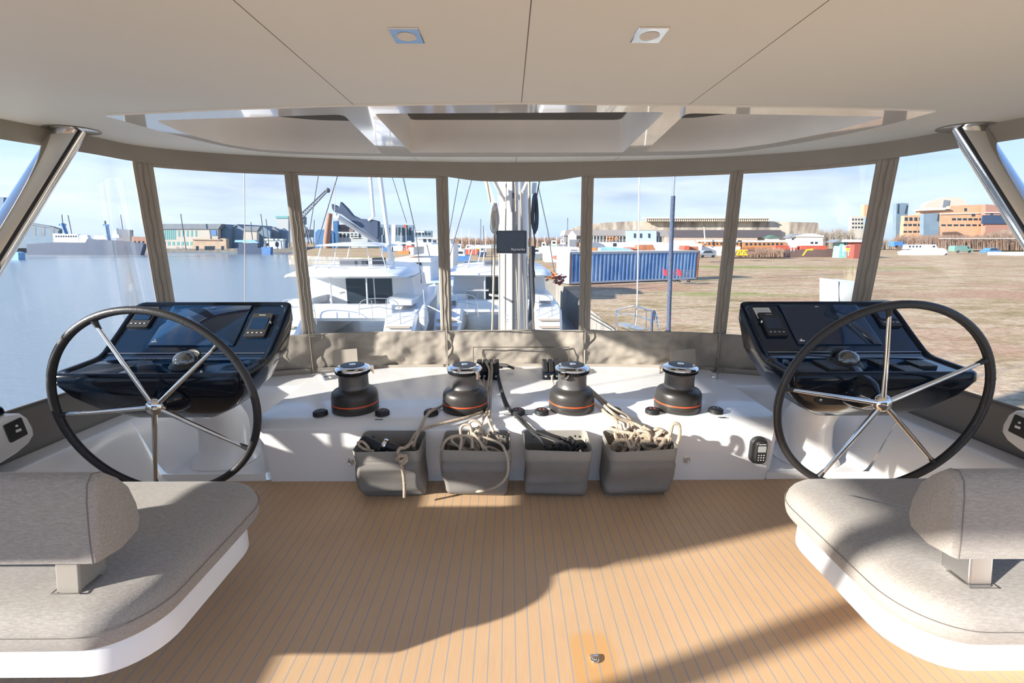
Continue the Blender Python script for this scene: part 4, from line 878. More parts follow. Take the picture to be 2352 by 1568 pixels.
bld('long low white apartment building under the sloping boom', 216, 12, [(776, 552), (866, 552), (866, 534), (776, 532)], wm=C('pale_concrete', (.45, .47, .46), .9), wins=grd(778, 830, 6, 5, 536, 545), extra=[('balcony', [(805, 541), (824, 541), (824, 539.5), (805, 539.5)], -.6, 1, white), ('balcony', [(805, 546), (824, 546), (824, 544.5), (805, 544.5)], -.6, 1, white)])
bld('blue-grey office block with a red sign between the white masts', 228, 16, [(868, 572), (949, 572), (949, 517), (868, 515)], wm=bluegrey, wins=grd(872, 946, 9, 5, 522, 540), extra=[('sign', [(927, 523), (933, 523), (933, 516), (927, 516)], -.3, .2, redp)])
bld('white block in front of the blue-grey office block', 224, 10, [(899, 572), (908, 572), (908, 516), (899, 515)], wm=white)
bld('low white and blue building left of the third canvas upright', 224, 10, [(950, 572), (992, 572), (992, 530), (952, 528)], wm=bluegrey, wins=grd(952, 990, 5, 5, 534, 540), extra=[('roof_edge', [(952, 534), (975, 534), (975, 530), (952, 530)], -.3, .5, white)])
bld('light tall warehouse edge visible at the far left beyond the strut', 150, 20, [(-80, 560), (2, 560), (8, 453), (-80, 445)], wm=C('pale_blue_clad', (.13, .21, .30), .7), rm=grey)
# chimney, crane
t = thing('brick_chimney', 'leaning brown brick chimney rising behind the neighbouring catamaran', 'chimney', at(752, 552, y=208), world=True)
b = MB(); b.tube([Vector((at(750, 556, y=208).x, 208, ZL)), at(750, 556, y=208), at(754, 520, y=208), at(758, 490, y=208)], [1.5, 1.5, 1.3, 1.05], 12); b.build('stack', brick, t)
t = thing('harbour_crane', 'old lattice harbour crane with a long raised jib behind the second canvas upright', 'crane', at(695, 560, y=190), world=True)
dk = C('crane_steel', (.10, .11, .13), .7)
J0 = [at(693, 503, y=190), at(755, 436, y=190)]; J1 = [at(688, 494, y=190), at(751, 434, y=190)]
b = MB()
for J in (J0, J1): b.tube([J[0], J[1]], .22, 6)
for k in range(14):
    a, c = J0[0].lerp(J0[1], k/14), J1[0].lerp(J1[1], (k+1)/14); b.tube([a, c], .12, 4); b.tube([c, J0[0].lerp(J0[1], (k+1)/14)], .12, 4)
b.ball(at(753, 437, y=190), 1.0, 8); b.build('jib', dk, t)
b = MB(); slab(b, 688, 697, 497, 515, 190, 3); slab(b, 684, 712, 527, 545, 190, 4); b.build('cab', bluegrey, t, smooth=False)
b = MB()
for q in ((697, 508), (704, 522)): b.tube([at(q[0], q[1], y=190), at(q[0]+12, 560, y=190)], .3, 6); b.tube([at(q[0], q[1], y=190), at(q[0]-10, 560, y=190)], .3, 6)
b.build('tower_legs', dk, t)
# ---------------------------------------------------------------- generic vessels
def ship(lab, Y, hull, sup, hm=navy, sm_=white, d=8, mast=None, wins=None, extra=None, name='ship', cat='ship', group=None):
    p = at(*hull[0], y=Y); t = thing(name, lab, cat, (p.x, Y, p.z), group=group, world=True)
    d = min(d, 2.0) if abs(p.x) > 25 else d
    b = MB(); b.prism(sink([at(px, py, y=Y) for px, py in hull], ZW-.1 if p.x < -20 else ZL), (0, d, 0)); b.build('hull', hm, t, smooth=False, bevel=.05)
    for s in sup: b = MB(); poly(b, s, Y+d*.15, d*.7); b.build('superstructure', sm_, t, smooth=False, bevel=.04)
    for (x0, x1, y0, y1) in (wins or []): b = MB(); slab(b, x0, x1, y0, y1, Y+d*.15-.05, .1); b.build('window', darkw, t, smooth=False)
    for (pts, r, m) in (mast or []): b = MB(); b.tube([at(x, y, y=Y+d*.5) for x, y in pts], r, 6); b.build('mast', m, t)
    for (nm, pts, m) in (extra or []): b = MB(); poly(b, pts, Y+d*.1, d*.6); b.build(nm, m, t, smooth=False)
    return t
ship('large dark-hulled ship with a white bridge moored on the far bank at left', 188, [(62, 586), (236, 584), (246, 562), (208, 557), (120, 556), (60, 560)], [[(123, 558), (182, 557), (178, 538), (121, 536)], [(182, 558), (206, 558), (200, 540), (182, 540)]], mast=[([(152, 537), (143, 513)], .7, bluep), ([(136, 516), (151, 516)], .35, bluep), ([(144, 513), (142, 493)], .15, dk), ([(165, 538), (156, 494)], .15, dk)], wins=grd(126, 177, 9, 3.6, 541, 544.5))
ship('dark naval hull with blue mast and white deckhouse right of the white-bridged ship', 184, [(204, 584), (322, 583), (330, 560), (270, 553), (200, 548), (196, 556)], [[(214, 550), (246, 550), (242, 541), (216, 541)], [(256, 546), (274, 546), (272, 538), (258, 536)]], mast=[([(250, 552), (244, 518)], .75, bluep), ([(238, 517), (249, 517)], .4, bluep), ([(242, 517), (241, 507)], .35, dk), ([(282, 527), (277, 493)], .15, dk)], extra=[('funnel', [(258, 538), (269, 538), (266, 524), (263, 530)], white)])
ship('small pale blue motorboat by the far bank next to the left roof strut', 140, [(5, 586), (40, 586), (42, 580), (30, 578), (5, 578)], [], hm=blueL, d=3, name='motorboat', cat='boat')
ship('passenger boat with a light blue canopy on the far bank', 196, [(545, 578), (604, 578), (606, 569), (543, 569)], [[(548, 570), (592, 570), (592, 558), (548, 558)]], hm=navy, sm_=navy, extra=[('canopy', [(538, 556), (594, 558), (584, 551), (540, 551)], blueL)], name='passenger_boat', cat='boat')
ship('small bright blue boat next to the white kiosks', 192, [(601, 576), (620, 576), (622, 567), (600, 567)], [], hm=bluep, d=3, name='small_boat', cat='boat')
# distant masts, one each
for k, (x, y0, x2, y1, lab) in enumerate(((419, 518, 415, 491, 'thin dark lattice mast above the green-glass building'), (577, 525, 576, 510, 'short thin mast behind the blue-covered boat'), (603, 522, 599, 491, 'tall thin lamp mast above the wide blue gable'), (613, 521, 611, 503, 'thin mast right of the tall lamp mast'), (720, 552, 722, 505, 'thin mast left of the blue house cluster'), (1104, 556, 1104, 503, 'faint thin mast in the sky left of our mast'), (1303, 545, 1304, 500, 'faint thin mast left of the fourth canvas upright'), (1111, 560, 1110, 518, 'slim lamp post left of our mast'))):
    b = MB(); b.tube([Vector((at(x, y0, y=200).x, 200, ZL-.5)), at(x, y0, y=200), at(x2, y1, y=200)], .16, 5); tag(b.build('distant_mast', dk), lab, 'mast', 'thin masts on the horizon')
# bare trees: uncountable twigs in one object per thicket
def thicket(lab, boxes, Y, dens, m, seed, kind=True, name='bare_trees'):
    rnd = random.Random(seed); b = MB()
    for (x0, x1, yt, yb) in boxes:
        for k in range(int(dens*(x1-x0))):
            x = rnd.uniform(x0, x1); top = yt+(yb-yt)*(.35*rnd.random()+.25*abs(mnoise.noise(Vector((x*.08, seed, 0))))*2); a = at(x, yb, y=Y+rnd.uniform(0, 14)); c = at(x+rnd.uniform(-3, 3), top, y=a.y)
            w_ = rnd.uniform(.10, .28)*Y/200; q = a.lerp(c, .35); s_ = Vector((w_, 0, 0))
            b.add([a-s_, a+s_, a+Vector((0, w_, 0)), c], [(0, 1, 3), (1, 2, 3), (2, 0, 3)])
            for j in range(3):
                e = q.lerp(c, rnd.uniform(0, .8)); g = e+Vector((rnd.uniform(-1, 1)*1.6, rnd.uniform(-.5, .5), rnd.uniform(.3, 1.6)))*Y/200; s2 = s_*.6
                b.add([e-s2, e+s2, e+Vector((0, w_*.6, 0)), g], [(0, 1, 3), (1, 2, 3), (2, 0, 3)])
    return tag(b.build(name, m, smooth=False), lab, 'trees', kind='stuff')
tw = C('bare_twigs', (.36, .24, .17), .95, var=.25, vs=.3); tw2 = C('grey_twigs', (.40, .34, .27), .95, var=.2, vs=.3)
thicket('russet belt of bare trees on the horizon around our mast', [(1026, 1330, 543, 566)], 222, 5, tw, 1)
thicket('bare winter trees right of the concrete bunker', [(1868, 1960, 520, 570), (1960, 2060, 545, 572)], 175, 7, tw2, 2)
thicket('thicket of bare brown bushes in front of the brick apartments at right', [(2055, 2260, 535, 572), (2260, 2480, 525, 575)], 150, 9, tw, 3)
thicket('low brown scrub along the rust-red barges', [(1735, 1800, 567, 590), (1660, 1735, 578, 590)], 92, 8, tw, 4)
bm_ = C('hill_scrub', (.33, .23, .15), .95, var=.3, vs=.4, bump=.8, bs=1.5)
b = MB(); 
def hill(u, v):
    x = 2120+u*420; top = 553-26*sm((u-.18)/.3)+2*mnoise.noise(Vector((u*18, 0, 0))); a = at(x, 584, y=165); c = at(x, top, y=185); p = a.lerp(c, v); return p+Vector((0, 0, .5*mnoise.noise(Vector((u*40, v*8, 3)))))
b.grid(hill, 90, 14); tag(b.build('scrub_bank', bm_), 'brown scrub-covered bank at the right below the brick apartments', 'bank')
# ---------------------------------------------------------------- bunker
t = thing('concrete_bunker', 'huge weathered concrete submarine bunker with a dark colonnade along its roof', 'bunker', at(1500, 560, y=240), world=True)
b = MB(); poly(b, [(1304, 575), (1876, 575), (1876, 511), (1768, 508), (1480, 507), (1430, 509), (1375, 512), (1330, 519), (1306, 528)], 240, 8); b.build('wall', conc, t, smooth=False)
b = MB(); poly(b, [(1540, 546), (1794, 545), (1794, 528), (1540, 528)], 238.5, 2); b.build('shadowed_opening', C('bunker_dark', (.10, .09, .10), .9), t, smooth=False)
b = MB(); poly(b, [(1530, 562), (1740, 562), (1740, 546), (1530, 546)], 238, 2.2); b.build('lower_wall', C('bunker_lower', (.48, .38, .30), .9, var=.08, vs=.2), t, smooth=False)
b = MB(); poly(b, [(1482, 502), (1768, 502), (1768, 499), (1482, 499)], 236, 6); b.build('roof_beams', C('bunker_pale', (.66, .60, .50), .9, var=.1, vs=.3), t, smooth=False)
for k in range(60):
    x = 1484+k*4.75; b = MB(); slab(b, x, x+2.2, 502, 508, 236.5, 2); b.build('roof_post', C('bunker_pale', (.50, .45, .38), .9), t, smooth=False)
b = MB(); poly(b, [(1484, 508), (1766, 508), (1766, 502), (1484, 502)], 239, 1); b.build('colonnade_back', C('colonnade_dark', (.09, .13, .15), .9), t, smooth=False)
b = MB(); poly(b, [(1876, 575), (1880, 575), (1880, 513), (1876, 511)], 240, 8); b.build('end_wall', conc, t, smooth=False)
# brick apartments at right
R_ = 210
bld('orange brick tower behind the far right upright', R_+20, 14, [(1981, 575), (2018, 575), (2018, 468), (1985, 470)], wm=tan, extra=[('slot', [(1999, 490), (2000.5, 490), (2004, 469), (2002.5, 469)], -.3, .3, darkw)])
bld('slate-grey tower block just right of the far right upright', R_+16, 14, [(2056, 575), (2079, 575), (2087, 467), (2075, 466), (2059, 467)], wm=bluegrey, extra=[('slot', [(2062, 490), (2063.5, 490), (2065, 468), (2063.5, 468)], -.3, .3, darkw), ('slot', [(2079, 490), (2080.5, 490), (2085, 471), (2083.5, 471)], -.3, .3, darkw)])
bld('balconied beige block left of the far right upright', R_, 14, [(1952, 572), (1992, 572), (1992, 497), (1956, 497)], wm=beige, wins=grd(1956, 1990, 5, 4, 502, 506)+grd(1956, 1990, 5, 4, 511, 515)+grd(1956, 1990, 5, 4, 520, 524))
bld('flat grey panel block beside the balconied beige block', R_-3, 12, [(1989, 572), (2014, 572), (2016, 498), (1991, 499)], wm=bluegrey, extra=[('slot', [(2003, 520), (2004, 520), (2008, 501), (2007, 501)], -.3, .3, darkw)])
bld('orange brick block with dark balconies right of the far right upright', R_, 14, [(2072, 572), (2125, 572), (2124, 492), (2078, 495)], wm=tan, wins=grd(2076, 2120, 4, 7, 499, 507)+grd(2074, 2118, 4, 8, 514, 519)+grd(2074, 2118, 4, 8, 530, 534))
bld('grey panel block in the middle of the brick apartments', R_-5, 14, [(2120, 572), (2155, 572), (2158, 489), (2122, 491)], wm=bluegrey, extra=[('slot', [(2153, 507), (2155, 507), (2158, 491), (2156, 491)], -.3, .3, darkw)])
bld('large orange brick apartment block with pale rooftop at right', R_+6, 20, [(2110, 572), (2263, 572), (2263, 469), (2183, 473), (2180, 482), (2112, 484)], wm=tan, wins=[(2215, 2221, 478, 485), (2232, 2240, 489, 497)]+grd(2185, 2260, 6, 9, 501, 506)+grd(2160, 2260, 7, 10, 515, 519),
    extra=[('ledge', [(2111, 484), (2182, 479), (2182, 476.5), (2130, 477), (2111, 482)], -1.5, 3, white), ('band', [(2160, 492.5), (2263, 490), (2263, 488.6), (2160, 491)], -.4, .5, white)])
bld('pale rounded rooftop hall above the orange apartments', R_+26, 20, [(2122, 480), (2222, 480), (2222, 468), (2213, 457), (2200, 453), (2168, 454), (2135, 463), (2123, 470)], wm=C('cream_roof', (.60, .52, .42), .8), extra=[('dark_gate', [(2165, 476), (2179, 476), (2182, 460), (2168, 459)], -.3, .3, grey)])
bld('dark brick apartment wing with a navy lower band at far right', R_+3, 22, [(2262, 572), (2480, 572), (2480, 476), (2310, 473), (2264, 469)], wm=C('dark_brick', (.38, .20, .15), .9, var=.1), wins=[(2275, 2281, 488, 494), (2298, 2307, 488, 494), (2322, 2328, 488, 494)], extra=[('navy_band', [(2256, 514), (2480, 514), (2480, 494), (2258, 494)], -.5, .6, navy), ('band', [(2262, 489), (2480, 488), (2480, 486.5), (2262, 487.5)], -.4, .5, white)])
# ---------------------------------------------------------------- barges, boats, vans on the right
t = bld('long white floating restaurant barge with a grey roof and a glazed gallery', 120, 12, [(1352, 578), (1522, 578), (1524, 556), (1352, 556)], None, [(1408, 1416, 558, 566)], wm=white, name='restaurant_barge', cat='barge')
for nm, P_, m in (('gallery', [(1300, 556), (1520, 556), (1520, 540), (1300, 540)], C('gallery_dark', (.16, .17, .17), .4)),): b = MB(); poly(b, P_, 122, 8); b.build(nm, m, t, smooth=False)
b = MB(); poly(b, [(1296, 541), (1541, 543), (1526, 528), (1300, 528)], 121, 10); b.build('roof', C('barge_roof', (.30, .28, .27), .9), t, smooth=False)
for k in range(22): b = MB(); slab(b, 1355+k*7.5, 1356.2+k*7.5, 540, 556, 121, .15); b.build('gallery_post', mull, t, smooth=False)
b = MB(); poly(b, [(1440, 556), (1508, 556), (1508, 530), (1438, 530)], 120.5, 6); cb = b.build('blue_cabin', C('cabin_blue', (.42, .52, .62), .6), t, smooth=False)
for x in (1456, 1470, 1489): b = MB(); slab(b, x, x+4, 536, 546, 120.4, .08); b.build('window', darkw, cb, smooth=False)
for x in (1397, 1404, 1416, 1443): b = MB(); c = at(x, 548, y=120.6); b.tube([c+Vector((.38*math.cos(a), 0, .42*math.sin(a))) for a in [2*PI*k/14 for k in range(14)]], .11, 6, closed=True); b.build('lifebuoy', orangep, t)
bld('small white boathouse with a pointed gable behind the blue container', 116, 1.5, [(1306, 568), (1324, 568), (1324, 541), (1315, 530), (1306, 541)], wm=white, extra=[('lower_wall', [(1308, 566), (1322, 566), (1322, 550), (1308, 550)], -.1, .1, grey)])
b = MB(); poly(b, [(1253, 602), (1330, 602), (1330, 568), (1253, 565)], 62, 5); tt = thing('white_container', 'long white container behind the left end of the blue container', 'container', at(1290, 602, y=62), world=True); b.build('body', white, tt, smooth=False)
b = MB(); slab(b, 1311, 1325, 573, 587, 61.95, .05); b.build('vent', grey, tt, smooth=False)
for (pts, Y, m, lab, nm, ct) in (([(1350, 578), (1372, 578), (1370, 569), (1353, 569)], 100, orangep, 'small orange wheelhouse seen just above the blue container', 'wheelhouse', 'boat'),
    ([(1378, 579), (1452, 577), (1450, 571), (1402, 567), (1380, 569)], 96, blueL, 'light blue boat cover behind the blue container', 'boat_cover', 'cover'),
    ([(1436, 574), (1458, 574), (1456, 568), (1440, 568)], 98, redp, 'red-orange dinghy behind the blue container', 'dinghy', 'boat'),
    ([(1460, 578), (1508, 578), (1500, 562), (1468, 562)], 99, rust, 'brown timber frame stack behind the blue container', 'timber_stack', 'timber'),
    ([(1574, 580), (1606, 580), (1604, 566), (1576, 566)], 97, rust, 'rusty tank standing behind the right end of the blue container', 'tank', 'tank'),
    ([(1570, 574), (1584, 574), (1584, 564), (1572, 564)], 96, redp, 'red box beside the rusty tank', 'box', 'box'),
    ([(1275, 596), (1290, 596), (1290, 589), (1276, 589)], 48, redp, 'red kayak end poking out left of the blue container', 'kayak', 'kayak')):
    b = MB(); poly(b, pts, Y, 3); tag(b.build(nm, m, smooth=False, bevel=.1), lab, ct)
ship('white passenger launch between the restaurant barge and the houseboats', 110, [(1520, 578), (1610, 578), (1614, 560), (1522, 558)], [[(1545, 560), (1598, 560), (1594, 552), (1548, 552)]], hm=white, mast=[([(1620, 560), (1617, 521)], .12, alum)], name='launch', cat='boat')
ship('brown timber houseboat with long white roof behind the grey car', 112, [(1605, 578), (1700, 578), (1702, 566), (1606, 566)], [[(1608, 567), (1700, 567), (1700, 554), (1610, 554)]], hm=white, sm_=C('teak_wood', (.48, .22, .09), .6, var=.2), wins=grd(1615, 1698, 9, 4, 557, 562), extra=[('roof', [(1602, 555), (1704, 555), (1704, 551), (1604, 551)], white)], name='houseboat', cat='houseboat')
ship('brown timber houseboat with long white roof right of the fifth upright', 112, [(1704, 582), (1812, 582), (1814, 568), (1704, 568)], [[(1706, 569), (1806, 569), (1806, 555), (1706, 555)]], hm=rust, sm_=C('teak_wood', (.48, .22, .09), .6, var=.2), wins=grd(1710, 1800, 9, 5, 558, 563), extra=[('roof', [(1694, 556), (1812, 556), (1812, 552), (1694, 552)], white)], name='houseboat', cat='houseboat')
ship('long rust-red cargo barge lying across the far side of the field', 102, [(1700, 592), (2010, 592), (2012, 573), (1700, 573)], [[(1780, 574), (1832, 574), (1832, 563), (1782, 563)], [(1838, 574), (1900, 574), (1900, 564), (1840, 564)]], hm=C('barge_hull', (.14, .09, .08), .8, var=.2), sm_=redp, extra=[('red_rail', [(1700, 576), (2010, 575), (2010, 573.5), (1700, 574.5)], redp)], name='cargo_barge', cat='barge')
bld('white house with a low roof behind the red barge', 135, 8, [(1836, 566), (1892, 566), (1890, 541), (1838, 541)], [(1832, 543), (1866, 536), (1893, 541), (1893, 543.5)], wm=white, rm=white, wins=grd(1860, 1880, 2, 6, 555, 560))
bld('small white cottage with brown roof left of the white house', 138, 8, [(1812, 566), (1838, 566), (1838, 545), (1814, 545)], [(1810, 546), (1824, 537), (1840, 538), (1842, 546)], wm=white, rm=grey, wins=grd(1816, 1836, 2, 4, 547, 551))
bld('dark green hut roof behind the red barge', 137, 8, [(1765, 556), (1790, 556), (1790, 546), (1765, 546)], [(1762, 547), (1776, 540), (1793, 546.5)], wm=white, rm=C('dark_green', (.08, .16, .12), .8))
bld('turquoise wheelhouse with grey roof behind the striped board', 98, 4, [(1930, 567), (1966, 567), (1964, 554), (1932, 554)], [(1914, 557), (1930, 549.5), (1956, 552), (1958, 554.5)], grd(1938, 1956, 3, 4, 557, 563), wm=turq)
bld('dark red deckhouse with white roof right of the turquoise wheelhouse', 94.5, 5, [(1964, 570), (1998, 570), (1998, 555), (1964, 555)], [(1955, 556), (1997, 556), (1994, 550), (1958, 550)], wm=C('oxblood', (.28, .08, .06), .7), rm=white)
ship('white tjalk-style houseboat with a row of dark windows at right', 115, [(2078, 588), (2168, 588), (2178, 578), (2168, 570), (2100, 572), (2076, 578)], [[(2082, 572), (2156, 572), (2150, 561.5), (2086, 562)]], hm=white, wins=grd(2086, 2118, 4, 4, 564, 568)+grd(2140, 2150, 1, 6, 564, 568), extra=[('dark_waterline', [(2078, 589), (2170, 589), (2176, 582), (2080, 584.5)], navy)], name='houseboat', cat='houseboat')
def vehicle(lab, x0, x1, pt, pb, Y, m, name='car', cat='car', van=False, d=1.8, g=None):
    w_ = x1-x0; h = pb-pt; t = thing(name, lab, cat, at((x0+x1)/2, pb, y=Y), world=True, group=g)
    prof = [(0, 1-.18), (0, .5), (.16, .42), (.30, .05), (.68, 0), (.86, .40), (1, .52), (1, 1-.18)] if not van else [(0, .84), (0, .2), (.08, .02), (.7, 0), (.86, .35), (1, .5), (1, .84)]
    b = MB(); poly(b, [(x0+w_*u, pt+h*v) for u, v in prof], Y, d); b.build('body', m, t, bevel=.08, smooth=False)
    b = MB(); poly(b, [(x0+w_*u, pt+h*v) for u, v in ([(.22, .40), (.33, .10), (.66, .06), (.80, .40)] if not van else [(.70, .40), (.68, .10), (.72, .10), (.82, .40)])], Y-.03, .04); b.build('side_window', darkw, t, smooth=False)
    for u in (.2, .8):
        c = at(x0+w_*u, pb-h*.16, y=Y); r = h*.17*Y/1000; b = MB(); b.lathe([(r*.5, -.05), (r, -.04), (r, .2), (r*.5, .2)], o=c, axis=(0, 1, 0), n=16); b.build('wheel', blackr, t)
vehicle('grey hatchback parked right of the blue container', 1606, 1646, 574, 591, 78, C('car_grey', (.22, .24, .26), .3))
vehicle('white van with blue roof parked behind the white houseboat at right', 2053, 2084, 554, 568, 120, bluep, 'van', 'van', True)
vehicle('dark blue car by the white wall at the far right', 2265, 2302, 569, 583, 118, bluep)
vehicle('green-grey pick-up behind the scrap heap right of the white houseboat', 2192, 2236, 564, 580, 125, C('dull_green', (.15, .28, .24), .6), 'pickup', 'pickup', True)
b = MB(); poly(b, [(2272, 586), (2480, 588), (2480, 579), (2272, 578)], 112, .4); tag(b.build('low_white_wall', white, smooth=False), 'low white wall at the far right side of the field', 'wall')
b = MB(); poly(b, [(2158, 548.4), (2480, 548), (2480, 546.6), (2158, 546.8)], 150, .3); tag(b.build('footbridge_rail', mull, smooth=False), 'long pale rail in front of the bare bushes at right', 'rail')
# boards and small frames
t = thing('notice_board', 'white notice board on two posts in front of the red barge', 'sign', at(1823, 587, y=84), world=True)
b = MB(); slab(b, 1814, 1831, 553, 568, 84, .1); b.build('board', white, t, smooth=False)
for x in (1817, 1824): b = MB(); b.tube([at(x, 567, y=84), at(x, 576, y=84)], .07, 6); b.build('post', white, t)
t = thing('notice_board', 'board with red and yellow panels on two posts at the field edge', 'sign', at(1945, 587, y=82), world=True)
b = MB(); slab(b, 1936, 1953, 563, 577, 82, .1); b.build('board', white, t, smooth=False)
for nm, y0, y1, m in (('red_panel', 564, 569, redp), ('yellow_panel', 570, 576, yel)): b = MB(); slab(b, 1943, 1952, y0, y1, 81.95, .05); b.build(nm, m, t, smooth=False)
for x in (1937, 1949): b = MB(); b.tube([at(x, 577, y=82), at(x, 587, y=82)], .06, 6); b.build('post', white, t)
t = thing('yellow_trestle', 'yellow steel trestle lying at the edge of the field', 'trestle', at(1704, 588, y=82), world=True); b = MB()
for P_ in (((1692, 586), (1698, 574)), ((1698, 574), (1704, 586)), ((1704, 586), (1708, 575)), ((1708, 575), (1716, 586)), ((1692, 575), (1717, 575)), ((1692, 585), (1717, 585))):
    for dy in (0, 1.2): b.tube([at(*P_[0], y=82+dy), at(*P_[1], y=82+dy)], .14, 6)
b.build('frame', yel, t)
b = MB(); b.tube([at(1844, 587, y=83), at(1853, 574, y=83), at(1866, 573, y=83)], [.14, .14, .2], 8); tag(b.build('orange_spotlight', yel), 'leaning orange post with a lamp head at the field edge', 'post')
# ---------------------------------------------------------------- blue shipping container
def cont(t, p):
    pass
def contm_(t, p, l):
    v, s = xyz(t)
    a = nz(t, v, .5, (1, 1, .6), 5, .6); c = nz(t, v, 3, (1, 1, .3), 6, .7)
    r = ramp(t, [(.35, (.13, .30, .58)), (.6, (.36, .54, .76))]); l(a, r.inputs[0]); r2 = ramp(t, [(.60, 0), (.72, .9)]); l(c, r2.inputs[0])
    l(mixc(t, r2.outputs[0], r.outputs[0], (.40, .42, .45)), p.inputs['Base Color'])
contm = pattern_mat('container_blue', contm_, .6)
A0, B0 = at(1308, 655, z=ZL), at(1602, 643, z=ZL); dx = (B0-A0); Lc = dx.length; e = dx.normalized(); nrm = Vector((-e.y, e.x, 0)); H_ = 2.75
t = thing('shipping_container', 'faded blue corrugated shipping container standing on the grass', 'container', (A0+B0)/2, world=True)
b = MB(); nc = 34; pts = []
for k in range(nc):
    for u, o in ((.0, 0), (.36, 0), (.5, .10), (.86, .10)): pts.append((k+u, o))
b.loft([[A0+e*(.15+(Lc-.3)*q/nc)+nrm*(.02+o)+Vector((0, 0, z)) for q, o in pts] for z in (.25, H_-.14)], cap=False, closed=False); b.build('corrugated_side', contm, t, smooth=False)
b = MB()
for z0, z1 in ((.10, .27), (H_-.15, H_)): b.prism([A0+Vector((0, 0, z0)), B0+Vector((0, 0, z0)), B0+Vector((0, 0, z1)), A0+Vector((0, 0, z1))], nrm*.10)
b.build('rails', C('rail_pale', (.40, .45, .50), .6), t, smooth=False)
for k, o in enumerate((0, Lc-.16)): b = MB(); b.prism([A0+e*o+Vector((0, 0, .1)), A0+e*(o+.16)+Vector((0, 0, .1)), A0+e*(o+.16)+Vector((0, 0, H_)), A0+e*o+Vector((0, 0, H_))], nrm*.16-nrm*.02); b.build('corner_post', rust, t, smooth=False)
b = MB(); b.prism([A0+nrm*.12+Vector((0, 0, .1)), B0+nrm*.12+Vector((0, 0, .1)), B0+nrm*.12+Vector((0, 0, H_-.03)), A0+nrm*.12+Vector((0, 0, H_-.03))], nrm*2.3); b.build('body', contm, t, smooth=False)
b = MB(); b.prism([A0+Vector((0, 0, H_-.02)), B0+Vector((0, 0, H_-.02)), B0+nrm*2.43+Vector((0, 0, H_-.02)), A0+nrm*2.43+Vector((0, 0, H_-.02))], (0, 0, .06)); b.build('roof', C('container_roof', (.62, .58, .50), .8, var=.1), t, smooth=False)
b = MB(); b.prism([A0+Vector((0, 0, .1)), A0+nrm*2.4+Vector((0, 0, .1)), A0+nrm*2.4+Vector((0, 0, H_)), A0+Vector((0, 0, H_))], -e*.05); b.build('door', C('container_end', (.30, .48, .66), .6), t, smooth=False)
# shopping trolleys
def trolley(px, py, Y, lab, red_only):
    t = thing('shopping_trolley', lab, 'shopping trolley', at(px, py, y=Y), world=True, group='abandoned shopping trolleys'); o = at(px, py, y=Y); V = lambda x, y, z: o+Vector((x, y, z))
    wire = steel; b = MB()
    for z, k in ((.45, .75), (.62, .86), (.80, 1), (1.0, 1.08)): b.tube([V(-.1, -.28*k, z), V(.85*k, -.24*k, z), V(.85*k, .24*k, z), V(-.1, .28*k, z)], .012, 5, closed=True)
    for k in range(9): x = -.1+.95*k/8; b.tube([V(x*.8, -.2, .45), V(x*1.05, -.29, 1.0)], .009, 4); b.tube([V(x*.8, .2, .45), V(x*1.05, .29, 1.0)], .009, 4)
    b.build('basket', wire, t)
    b = MB(); b.tube([V(-.1, -.25, 1.0), V(-.15, -.25, .2), V(.75, -.22, .16)], .018, 6); b.tube([V(-.1, .25, 1.0), V(-.15, .25, .2), V(.75, .22, .16)], .018, 6); b.build('chassis', wire, t)
    b = MB(); b.prism([V(-.14, -.27, .55), V(-.05, -.27, .55), V(-.10, -.29, 1.02), V(-.26, -.29, 1.02)], (0, .56, 0)); b.build('child_seat', C('trolley_red', (.75, .04, .06), .4), t, smooth=False)
    b = MB(); b.tube([V(-.30, -.30, 1.08), V(-.30, .30, 1.08)], .03, 8); b.build('handle', C('trolley_red', (.75, .04, .06), .4), t)
    for x, y in ((-.1, -.24), (-.1, .24), (.72, -.2), (.72, .2)): b = MB(); b.lathe([(.0, -.015), (.07, -.015), (.07, .015), (0, .015)], o=V(x, y, .07), axis=(0, 1, 0), n=12); b.build('wheel', blackr, t)
trolley(1530, 647, 39.5, 'red-handled shopping trolley left of the dark pole, by the blue container', True)
trolley(1562, 648, 39.0, 'red-handled shopping trolley right of the dark pole, by the blue container', False)
# big bag and reeds
t = thing('white_skip_bag', 'white canvas skip bag with corner straps on the grass near the right helm', 'bag', at(1957, 700, y=26), world=True)
b = MB(); b.grid(lambda u, v: at(1917+79*u, 700-(60-8*u)*v, y=25.9-.18*math.sin(PI*u)*math.sin(PI*v)), 16, 12); b.prism([at(1917, 700, y=26.1), at(1996, 700, y=26.1), at(1996, 650, y=26.1), at(1917, 642, y=26.1)], (0, 1.3, 0)); b.build('sack', C('bag_white', (.42, .45, .45), .8, var=.05, vs=2), t)
for x in (1924, 1987): b = MB(); b.tube([at(x, 700, y=25.85), at(x-1+(x > 1950)*2, 646, y=25.85)], .06, 6); b.build('strap', C('bag_edge', (.50, .55, .58), .8), t)
thicket('dry pale reeds standing behind the white skip bag', [(1940, 1985, 600, 660), (1880, 1930, 665, 700)], 27, .9, C('reed', (.55, .45, .30), .9), 9, name='dry_reeds')
thicket('green weeds at the quay edge right of the fourth upright', [(1345, 1360, 655, 715)], 28, 3, C('weed_green', (.18, .26, .07), .9), 10, name='weeds')
